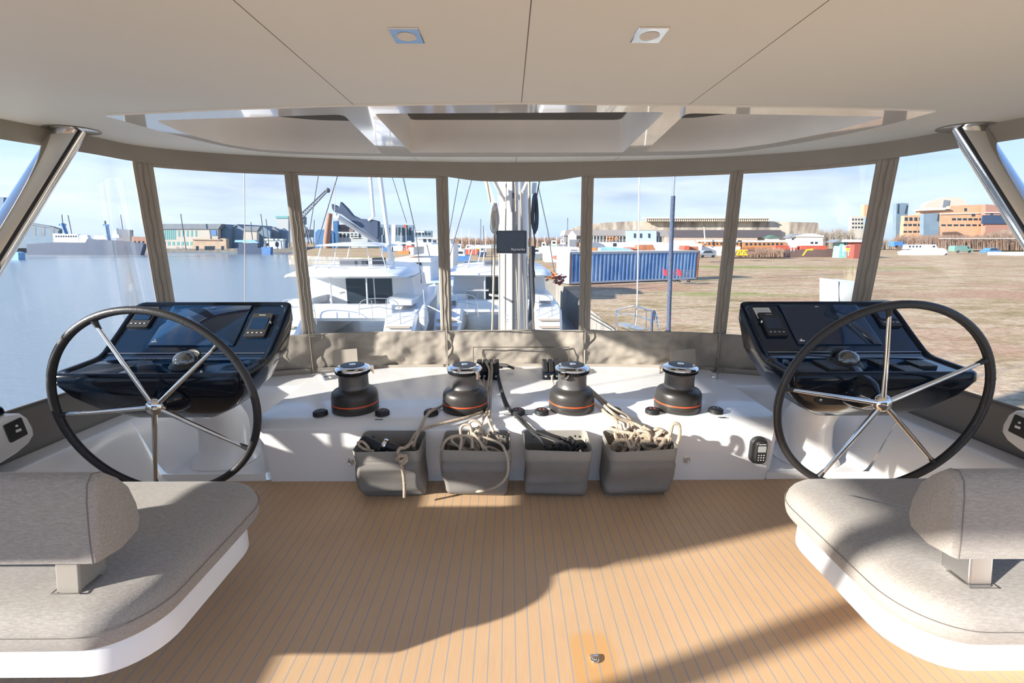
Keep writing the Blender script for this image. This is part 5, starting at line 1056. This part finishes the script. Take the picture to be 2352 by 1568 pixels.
# junk heap at the quay
for (x0, x1, y0, y1, Y, m, lab, nm, ct) in ((1236, 1262, 628, 640, 36, C('crate_wood', (.55, .36, .22), .8), 'light wooden debris by the quay left of the blue container', 'wood_debris', 'debris'), (1262, 1276, 622, 640, 37, orangep, 'orange tarpaulin bundle by the quay', 'tarpaulin', 'bundle'), (1276, 1292, 636, 648, 36, redp, 'red pipe bundle leaning at the foot of the container', 'pipe_bundle', 'pipes')):
    b = MB(); c = at((x0+x1)/2, (y0+y1)/2, y=Y); rnd = random.Random(x0)
    for k in range(14): b.box(c+Vector((rnd.uniform(-.45, .45), rnd.uniform(-.3, .3), rnd.uniform(-.3, .3))), (rnd.uniform(.2, .7), rnd.uniform(.1, .3), rnd.uniform(.05, .2)), Matrix.Rotation(rnd.uniform(-1, 1), 3, 'Y') @ Matrix.Rotation(rnd.uniform(-1, 1), 3, 'Z'))
    tag(b.build(nm, m, smooth=False), lab, ct)
# ================================================================ neighbouring catamarans
def catamaran(lab, Y, ox, s, own_mast=True):
    name = 'catamaran'; bimini = True
    """stern view; local x across (0 = centreline), y forward, z up from the water; s scale"""
    t = thing(name, lab, 'catamaran', (ox, Y, ZW), world=True, group='white cruising catamarans moored astern-to')
    V = lambda x, y, z: Vector((ox+x*s, Y+y*s, ZW+z*s))
    def P(mb, pts, y0, y1): mb.prism([V(x, y0, z) for x, z in pts], (0, (y1-y0)*s, 0)); return mb
    for sx in (-1, 1):
        b = MB(); rings = []
        for y, w0, z1, z0 in ((-1.6, .75, .55, -.1), (-1.0, .85, .75, -.3), (-.2, .95, 1.35, -.4), (.6, 1.0, 2.0, -.5), (3, 1.05, 2.1, -.5), (8, .85, 2.3, -.5), (11.5, .35, 2.5, -.3), (12.4, .05, 2.55, .5)):
            rings.append([V(sx*3.1+dx*w0, y, z) for dx, z in ((-.75, z1), (.75, z1), (.9, z1-.2), (.8, .3*z1), (.35, z0), (-.35, z0), (-.8, .3*z1), (-.9, z1-.2))])
        b.loft(rings); h = b.build('hull', whiteb, t, angle=50, bevel=.03)
        for k in range(3): b = MB(); b.box(V(sx*3.1, -1.2+k*.5, .66+k*.36), (1.3*s, .5*s, .06*s)); b.build('transom_step', C('teak_pale', (.45, .36, .27), .7), h, smooth=False)
    b = MB(); P(b, [(-2.5, 1.5), (2.5, 1.5), (2.5, 2.05), (-2.5, 2.05)], .9, 9.5); P(b, [(-2.6, 1.7), (2.6, 1.7), (2.6, 2.45), (-2.6, 2.45)], .6, 1.3); b.build('bridge_deck', whiteb, t, bevel=.05)
    b = MB(); P(b, [(-3.3, 2.0), (3.3, 2.0), (3.1, 3.8), (-3.1, 3.8)], 3.6, 8.2); b.build('saloon', whiteb, t, bevel=.12)
    for x0, x1 in ((-.9, .75), (.85, 1.9)): b = MB(); P(b, [(x0, 2.1), (x1, 2.1), (x1, 3.7), (x0, 3.7)], 3.55, 3.62); b.build('saloon_door', darkw, t, smooth=False)
    for sx in (-1, 1): b = MB(); P(b, [(sx*3.55, 2.3), (sx*2.1, 2.3), (sx*2.1, 2.75), (sx*3.55, 2.6)], 1.4, 3.7); b.build('side_bench', whiteb, t, bevel=.06); b = MB(); b.tube([V(sx*(-.05)+1.2*(sx > 0)-.9*(sx < 0), .9, 2.1), V(sx*(-.05)+1.2*(sx > 0)-.9*(sx < 0), 1.0, 4.0)], .045*s, 8); b.build('roof_pillar', alum, t)
    b = MB(); rings = []
    for y, w_, z, h in ((.5, 2.9, 4.05, .10), (.9, 3.35, 3.95, .30), (3.0, 3.5, 3.95, .5), (6.5, 3.3, 4.0, .55), (8.6, 2.6, 3.9, .35), (9.3, 2.0, 3.75, .12)):
        rings.append([V(x*w_, y, z+q*h) for x, q in ((-1, 0), (-.97, .5), (-.85, .9), (-.5, 1.05), (0, 1.1), (.5, 1.05), (.85, .9), (.97, .5), (1, 0), (.8, -.15), (-.8, -.15))])
    b.loft(rings); b.build('coachroof', whiteb, t, angle=60)
    b = MB(); P(b, [(-2.4, 4.1), (2.4, 4.1), (2.25, 4.48), (-2.25, 4.48)], 2.0, 6.4); b.build('flybridge_coaming', whiteb, t, bevel=.1)
    if bimini:
        b = MB(); rings = []
        for y, w_, z, h in ((1.6, 1.75, 5.66, .05), (2.0, 2.0, 5.62, .14), (4.0, 2.15, 5.62, .22), (6.0, 1.9, 5.62, .14), (6.4, 1.5, 5.64, .04)): rings.append([V(x*w_, y, z+q*h) for x, q in ((-1, 0), (-.9, .6), (-.5, 1), (0, 1.1), (.5, 1), (.9, .6), (1, 0))])
        b.loft(rings); b.build('hardtop', whiteb, t, angle=60)
        for x, y in ((-1.9, 2.2), (1.9, 2.2), (-1.5, 6), (1.5, 6), (-1.0, 2.4), (1.0, 2.4)): b = MB(); b.tube([V(x*1.08, y-.2, 4.3), V(x*.88, y, 5.64)], .035*s, 6); b.build('hardtop_post', alum, t)
    b = MB(); b.box(V(-.2, 3.2, 4.62), (1.6*s, .5*s, .42*s)); b.box(V(1.2, 3.6, 4.68), (.7*s, .6*s, .5*s)); b.build('helm_seat_cover', C('cover_grey', (.12, .13, .15), .8), t, bevel=.06)
    for z in (4.6, 4.85): b = MB(); b.tube([V(-2.3, 1.9, z), V(0, 1.7, z), V(2.3, 1.9, z)], .02*s, 6); b.build('flybridge_rail', steel, t)
    # mast
    if own_mast: b = MB(); b.tube([V(.15, 7.6, 3.9), V(.15, 7.9, 22)], .13*s, 10); b.build('mast', alum, t)
    # furniture, rails
    b = MB(); b.box(V(-1.4, 2.2, 2.95), (1.5*s, .9*s, .05*s)); b.tube([V(-1.4, 2.2, 2.1), V(-1.4, 2.2, 2.95)], .05*s, 8); b.build('cockpit_table', whiteb, t, angle=30)
    for x0, x1 in ((1.0, 3.3), (-3.2, -1.2)):
        b = MB(); pr = cat([V(x0, -.2, 2.0), V(x0+.15, -.2, 2.75), V((x0+x1)/2, -.35, 2.95), V(x1-.15, -.5, 2.75), V(x1, -.5, 1.6)], 6); b.tube(pr, .022*s, 6); b.tube([V(x0+.05, -.2, 2.35), V((x0+x1)/2, -.35, 2.5), V(x1, -.5, 2.3)], .018*s, 6)
        for k in (.33, .66): x = x0+(x1-x0)*k; b.tube([V(x, -.3, 1.7), V(x, -.33, 2.85)], .018*s, 6)
        b.build('stern_rail', steel, t)
    return t, V
tA, VA = catamaran('white catamaran with a raised navy sail cover, moored just left of our mast', 24.5, -9.05, 1.0, False)
tB, VB = catamaran('white catamaran moored behind our mast, clear panels round its flybridge', 27, -.62, .97)
# boom and navy sail cover of the left catamaran
bm = thing('boom', 'grey boom with a navy sail cover sloping up over the left catamaran', 'boom', at(800, 540, y=29), world=True)
b = MB(); b.tube([at(862, 552, y=31.5), at(775, 498, y=29.5)], .17, 12); b.build('boom_spar', C('spar_grey', (.45, .45, .44), .4), bm)
b = MB(); b.prism([at(x, y, y=30) for x, y in ((766, 486), (784, 492), (815, 515), (845, 535), (866, 550), (870, 546), (870, 508), (855, 504), (826, 502), (810, 494), (797, 478), (781, 462), (778, 476), (770, 471), (760, 467), (761, 478))], (0, .45, 0))
b.build('sail_cover', sailc, bm, bevel=.08)
b = MB(); b.prism([at(x, y, y=29.9) for x, y in ((765, 490), (772, 489), (773, 501), (766, 501))], (0, .3, 0)); b.build('boom_end', white, bm, bevel=.03)
b = MB(); b.tube([at(769, 488, y=30), at(770, 440, y=30), at(771, 405, y=30)], .02, 5); tag(b.build('topping_lift', ropew), 'thin white line rising from the end of the grey boom', 'line')
# tall spars and stays seen through the panes
for (pts, Y, r, m, lab, nm) in (([(850, 400), (858, 498)], 30, .13, alum, 'white mast rising above the navy sail cover', 'mast'), ([(872, 400), (898, 600)], 28, .15, alum, 'long leaning white spar right of the navy sail cover', 'spar'),
    ([(858, 498), (846, 506)], 30, .08, alum, 'short white strut at the foot of the white mast', 'strut'),
    ([(731, 404), (700, 600)], 26, .025, dk, 'left rigging wire beside the second upright', 'rigging_wire'), ([(775, 404), (728, 560)], 26, .03, dk, 'rigging wire crossing in front of the crane jib', 'rigging_wire'),
    ([(900, 404), (934, 512)], 26, .022, dk, 'thin rigging wire right of the leaning spar', 'rigging_wire'), ([(925, 404), (955, 535), (968, 650)], 26, .032, dk, 'long dark rigging wire left of the third upright', 'rigging_wire'),
    ([(1055, 404), (1034, 522), (1022, 600), (1012, 745)], 20, .02, dk, 'thin dark wire right of the third upright', 'rigging_wire'), ([(1086, 404), (1048, 535), (1026, 612), (1016, 745)], 20, .02, dk, 'second thin dark wire, halfway between third upright and our mast', 'rigging_wire'),
    ([(1237, 432), (1258, 530), (1273, 625)], 12, .014, dk, 'dark wire slanting down to the right of our mast', 'rigging_wire'),
    ([(561, 396), (562, 500), (562, 702), (562, 1100)], 5.2, .0045, C('wire_rust', (.42, .36, .30), .6), 'thin pale vertical wire above the left helm console', 'stay_wire'),
    ([(1469, 398), (1466, 560), (1463, 710), (1459, 756)], 9.2, .013, ropew, 'thin white vertical whip aerial on the bow rail', 'aerial')):
    b = MB(); b.tube([at(x, y, y=Y) for x, y in pts], r, 6); tag(b.build(nm, m), lab, 'mast' if nm in ('mast', 'spar', 'strut') else 'wire')
# fender between boats
b = MB(); b.tube([at(975, 700, y=25), at(973, 718, y=25), at(974, 738, y=25), at(976, 758, y=25)], [.08, .26, .27, .08], 16); b.tube([at(972, 665, y=25), at(975, 702, y=25)], .015, 6); tag(b.build('fender', C('fender_white', (.72, .70, .66), .6)), 'white cylindrical fender hanging between the two catamarans', 'fender')
# motor yacht behind
ship('older white motor yacht with an open flybridge behind the left catamaran', 42, [(945, 720), (1075, 720), (1080, 668), (1010, 650), (945, 655)], [[(908, 662), (990, 662), (988, 600), (912, 600)]], hm=C('hull_blue_white', (.50, .62, .74), .4), d=9, wins=[(922, 968, 603, 628)], mast=[([(916, 580), (916, 560)], .06, white), ([(990, 600), (980, 560)], .06, white), ([(932, 580), (945, 562)], .04, white)], extra=[('coachroof', [(904, 602), (990, 602), (988, 592), (908, 592)], white), ('bench', [(914, 584), (942, 584), (942, 577), (914, 577)], orangep), ('hardtop', [(900, 560), (992, 561), (990, 558), (904, 557)], white), ('box', [(940, 586), (950, 586), (950, 568), (940, 568)], white)], name='motor_yacht', cat='boat')
ship('white trawler yacht with square windows behind the third upright', 60, [(950, 590), (1040, 590), (1042, 560), (952, 562)], [[(952, 563), (1036, 563), (1034, 546), (955, 546)]], hm=white, wins=[(972, 979, 549, 556), (984, 990, 549, 556), (994, 1002, 552, 562)], extra=[('hardtop', [(953, 548), (1042, 548), (1042, 545), (953, 545)], white)], d=6, name='trawler_yacht', cat='boat')
# boatyard behind, between the third upright and our mast, and right of it
rnd = random.Random(21); cl = [('blue', bluep), ('white', white), ('black', navy), ('red', redp), ('green', C('boat_green', (.10, .30, .20), .6)), ('yellow', yel), ('grey', grey)]
YB = [(1036, 1068, 586, 560, 1, 'white boat laid up right beside the third upright, highest cabin'), (1060, 1100, 584, 562, 3, 'red-hulled boat laid up between third upright and our mast'), (1084, 1112, 580, 562, 5, 'yellow-hulled boat laid up just left of our mast'),
 (1030, 1048, 578, 556, 4, 'green-hulled boat half hidden by the third upright'), (1034, 1080, 602, 574, 0, 'long blue-hulled boat, nearest in the yard left of our mast'), (1098, 1116, 590, 568, 2, 'black-hulled boat laid up nearest the left edge of our mast'), (1060, 1084, 612, 600, 3, 'low red dinghy in front of the long blue-hulled boat'),
 (1222, 1245, 596, 570, 6, 'grey-hulled boat on the grass just right of our mast'), (1240, 1260, 582, 556, 1, 'white boat with tall cabin left of the white container'), (1262, 1284, 576, 552, 4, 'green-hulled boat above the white container'), (1284, 1304, 574, 549, 6, 'grey boat left of the small white boathouse'),
 (880, 900, 578, 558, 0, 'blue-hulled boat just right of the leaning spar'), (903, 925, 576, 554, 1, 'white boat below the red sign of the office block'), (930, 950, 575, 553, 3, 'red-hulled boat left of the dark rigging wire')]
for x0, x1, yb, yt, ci, lb_ in YB:
    cm_ = cl[ci][1]; w_ = x1-x0; h = yb-yt; Y = min(at(x0, yb, z=ZL).y, 220)
    ship(lb_, Y, [(x0, yb), (x1-w_*.1, yb), (x1, yb-h*.5), (x0-1, yb-h*.55)], [[(x0+w_*.2, yb-h*.5), (x0+w_*.75, yb-h*.5), (x0+w_*.68, yt), (x0+w_*.28, yt)]], hm=cm_, sm_=white, d=3, wins=[(x0+w_*.32, x0+w_*.62, yt+h*.12, yt+h*.3)], name='laid_up_boat', cat='boat', group='boats laid up in the yard')
ZN = (('between the leaning spar and the third upright', 872, 1000, 7), ('between the third upright and our mast', 1032, 1125, 5), ('between our mast and the white boathouse', 1228, 1300, 4))
OR = ('leftmost', 'second', 'third', 'fourth', 'fifth', 'sixth', 'last')
for zn, xa, xb_, n in ZN:
    for k in range(n):
        x = xa+(xb_-xa)*(k+.2+.6*rnd.random())/n; yt = rnd.uniform(522, 546); b = MB(); b.tube([Vector((at(x, 572, y=120).x, 120, ZL)), at(x+rnd.uniform(-1, 1), yt, y=120)], .07, 5)
        tag(b.build('yacht_mast', alum), f'{OR[k] if k < n-1 else "rightmost"} slim pale mast {zn}', 'mast', 'slim masts in the boatyard')
# ================================================================ our own mast and deck gear ahead of the windows
t = thing('mast', 'thick white mast standing right in front of the middle clear pane', 'mast', (.01, 4.75, -1.6), world=True)
YM = 4.62; mx = at(1179, 600, y=YM).x; R1_ = .155
b = MB(); b.loft([[(mx+R1_*1.0*math.copysign(abs(math.cos(a))**.6, math.cos(a)), YM+.25+.27*math.copysign(abs(math.sin(a))**.75, math.sin(a)), z) for a in [2*PI*k/40 for k in range(40)]] for z in (-1.6, 5.5)]); b.build('profile', M('mast_paint', (.80, .79, .77), .35, var=.02, vs=2), t, angle=60)
b = MB(); b.bb((mx-.012, YM-.034, -1.6), (mx+.012, YM+.01, 5.5)); b.build('sail_track', M('track_dark', (.07, .075, .09), .4), t, smooth=False)
for dx in (-.075, .065): b = MB(); b.bb((mx+dx-.003, YM-.022+abs(dx)*.15, -1.6), (mx+dx+.003, YM+.06, 5.5)); b.build('groove', M('groove_grey', (.35, .34, .33), .6), t, smooth=False)
for x, y in ((1166, 724), (1186, 724), (1166, 733), (1165, 738), (1186, 733), (1151, 447), (1188, 463)): b = MB(); c = at(x, y, y=YM-.015); b.lathe([(.005, 0), (.004, .004), (0, .004)], o=c, axis=(0, -1, 0), n=8, cap=False); b.build('rivet', blackm, t)
for (p, q) in (((1134, 413), (1158, 460)), ((1212, 416), (1196, 452))): b = MB(); b.tube([at(*p, y=4.45), at(*q, y=YM)], .018, 10); b.build('brace', alum, t)
for (p, q) in (((1116, 413), (1133, 468)), ((1228, 420), (1226, 445))): b = MB(); b.tube([at(*p, y=4.7), at(*q, y=4.7)], .022, 10); b.build('spreader', alum, t)
b = MB(); b.tube([at(1123, 676, y=4.5), at(1130, 678, y=4.5), at(1146, 679, y=4.6)], .012, 8); b.build('cleat', alum, t)
t = thing('mast_display', 'black instrument display with white maker lettering mounted on our mast', 'display', at(1175, 583, y=4.4), world=True)
q0, q1 = at(1140, 582, y=4.38), at(1210, 529, y=4.38); cw = abs(q1.x-q0.x); ch = abs(q1.z-q0.z); cc_ = (q0+q1)/2
b = MB(); b.loft([[(cc_.x+x, 4.38+dy, cc_.z+z) for x, z in rrect(cw*s_, ch*s_, .012, 4)] for s_, dy in ((.9, .12), (.98, .05), (1, .0), (.97, -.008))]); b.build('housing', M('display_shell', (.03, .033, .045), .35), t, angle=50)
b = MB(); b.prism([(cc_.x+x, 4.371, cc_.z+z+.004) for x, z in rrect(cw*.88, ch*.82, .006, 3)], (0, -.002, 0)); b.build('screen', M('display_glass', (.035, .04, .06), .12), t, smooth=False)
text(t, 'Raymarine', .031, (cc_.x+cw*.22, 4.3685, cc_.z-ch*.32), (1, 0, 0), (0, 0, 1), markw)
# halyards
for k, (pts, Y, r, m, lab) in enumerate((([(1163, 418), (1161, 530)], 4.5, .006, ropep, 'tan halyard on the left face of our mast above the display'), ([(1183, 418), (1186, 530)], 4.5, .006, ropep, 'tan halyard right of the mast track above the display'), ([(1196, 440), (1199, 530)], 4.48, .006, ropep, 'tan halyard at the right edge of our mast above the display'),
    ([(1161, 583), (1161, 757)], 4.5, .006, ropep, 'tan halyard left of the mast track below the display'), ([(1184, 583), (1192, 757)], 4.5, .006, ropep, 'tan halyard slanting down right of the track below the display'), ([(1199, 583), (1206, 757)], 4.5, .006, ropep, 'tan halyard at the right edge of our mast below the display'),
    ([(1215, 416), (1219, 600), (1226, 757)], 4.4, .012, ropep, 'thick pale rope running the full height right of our mast'), ([(1210, 590), (1211, 757)], 4.5, .007, ropew, 'white rope close to the right of our mast'),
    ([(1137, 470), (1135, 600), (1131, 757)], 4.45, .011, ropep, 'thick pale rope running down left of our mast'), ([(1147, 583), (1147, 757)], 4.5, .008, ropep, 'beige rope hugging the left edge of our mast below the display'), ([(1117, 413), (1126, 465)], 4.5, .012, ropep, 'pale rope at top left of our mast'),
    ([(1240, 410), (1232, 455)], 4.5, .006, ropeb, 'dark line at top right of our mast'), ([(1130, 562), (1129, 640)], 4.5, .004, ropeb, 'thin dark line left of our mast'))):
    b = MB(); b.tube(cat([at(x, y, y=Y) for x, y in pts], 6), r, 8); tag(b.build('halyard', m), lab, 'rope', 'halyards on our mast')
def coil(c, w_, h, n, r, m, lab, Y):
    b = MB(); rnd = random.Random(int(c[0]))
    for k in range(n):
        ww = w_*rnd.uniform(.35, 1); hh = h*rnd.uniform(.8, 1); o = at(*c, y=Y)+Vector((rnd.uniform(-.01, .01), rnd.uniform(-.03, .03), 0)); b.tube([o+Vector((ww*math.sin(a)*(.5+.5*(1-math.cos(a))/2), .01*math.sin(2*a), -hh*(1-math.cos(a))/2)) for a in [2*PI*j/26 for j in range(26)]], r, 6, closed=True)
    b.tube([at(c[0]-3, c[1]+12, y=Y-.05), at(c[0]+3, c[1]+14, y=Y-.05)], r*3.4, 8)
    tag(b.build('rope_coil', m), lab, 'rope', None)
coil((1229, 444), .045, .38, 10, .006, M('navy_rope', (.05, .07, .11), .8), 'navy rope coil hanging right of our mast', 4.4)
coil((1137, 466), .050, .28, 10, .0055, ropew, 'white rope coil hanging left of our mast', 4.4)
b = MB(); b.tube(cat([at(1224, 565, y=4.55), at(1220, 620, y=4.55), at(1222, 690, y=4.55), at(1214, 740, y=4.55)], 6), [.012]+[.03]*17+[.006], 10); tag(b.build('halyard_bag', M('navy_bag', (.06, .08, .12), .8)), 'long narrow navy bag hanging beside the lower right of our mast', 'bag')
b = MB(); b.tube(cat([at(1225, 530, y=4.5), at(1229, 560, y=4.5), at(1224, 600, y=4.5), at(1228, 632, y=4.5), at(1222, 640, y=4.5)], 6), .006, 6); tag(b.build('loose_line', ropeb), 'loose dark line looping beside the navy bag', 'rope')
# dark furled stay with its base
t = thing('furled_stay', 'dark textured pole-like stay standing right of the fourth upright', 'stay', at(1535, 760, y=7.5), world=True)
b = MB(); b.tube([at(1535, 775, y=7.5), at(1539, 640, y=7.5), at(1543, 520, y=7.5), at(1546, 450, y=7.5)], .034, 12); b.build('padded_sleeve', M('sleeve_dark', (.06, .08, .13), .8, var=.3, vs=40, bump=.5, bs=60), t)
b = MB(); b.tube([at(1546, 452, y=7.5), at(1549, 395, y=7.5), at(1551, 330, y=7.5)], .020, 10); b.build('stay', steel, t)
b = MB(); b.lathe([(.02, 0), (.06, .01), (.06, .05), (.03, .08)], o=at(1534, 768, y=7.5), n=16); b.build('foot', blackm, t)
# bow rail with a seat
t = thing('bow_rail', 'bent stainless bow rail with a small triangular seat, right of the fourth upright', 'rail', at(1460, 760, y=9), world=True)
b = MB(); b.tube(cat([at(1416, 780, y=8.6), at(1416, 722, y=8.6), at(1421, 712, y=8.7), at(1440, 706, y=9.0), at(1461, 703, y=9.2), at(1485, 711, y=8.9), at(1504, 717, y=8.5), at(1512, 745, y=8.4), at(1517, 780, y=8.4)], 5), .017, 8)
b.tube(cat([at(1417, 721, y=8.6), at(1445, 722, y=9.0), at(1462, 725, y=9.2), at(1485, 732, y=8.9), at(1508, 740, y=8.45)], 5), .014, 8)
for p, q, Y in (((1461, 704), (1458, 745), 9.2), ((1485, 712), (1484, 754), 8.9)): b.tube([at(*p, y=Y), at(*q, y=Y)], .012, 8)
b.build('tubes', chrome, t)
b = MB(); b.prism([at(1417, 741, y=8.6), at(1441, 741, y=8.9), at(1490, 755, y=8.8), at(1466, 757, y=8.5), at(1443, 751, y=8.5)], (0, 0, -.03)); b.build('seat_plate', steel, t, smooth=False)
b = MB(); b.tube(cat([at(1496, 785, y=8.3), at(1497, 740, y=8.3), at(1499, 716, y=8.3), at(1503, 718, y=8.3), at(1501, 735, y=8.3)], 5), .024, 10); tag(b.build('furling_drum', MATS['sleeve_dark']), 'dark textured furling line bundle at the right end of the bow rail', 'rigging')
# thin dark mooring lines on the grass
for p, q, lab in (((1350, 716), (1415, 757), 'upper dark mooring line running over the quay edge'), ((1350, 726), (1405, 757), 'lower dark mooring line running over the quay edge')):
    b = MB(); b.tube([at(*p, y=19), at(*q, y=13)], .018, 6); tag(b.build('mooring_line', ropeb), lab, 'rope', 'dark mooring lines')
b = MB(); b.tube([at(983, 702, y=25), at(1012, 716, y=22)], .03, 6); b.tube([at(1012, 716, y=22), at(1060, 740, y=18)], .03, 6); tag(b.build('mooring_line', ropew), 'white mooring line between the two catamarans', 'rope')
# own foredeck seen below the middle pane
b = MB(); b.prism([(-3.2, 4.2, -1.62), (3.3, 4.2, -1.62), (2.6, 9.0, -1.75), (-2.6, 9.0, -1.75)], (0, 0, .04)); tag(b.build('foredeck', gelf, smooth=False), 'white foredeck of our boat below the clear panes', 'deck')
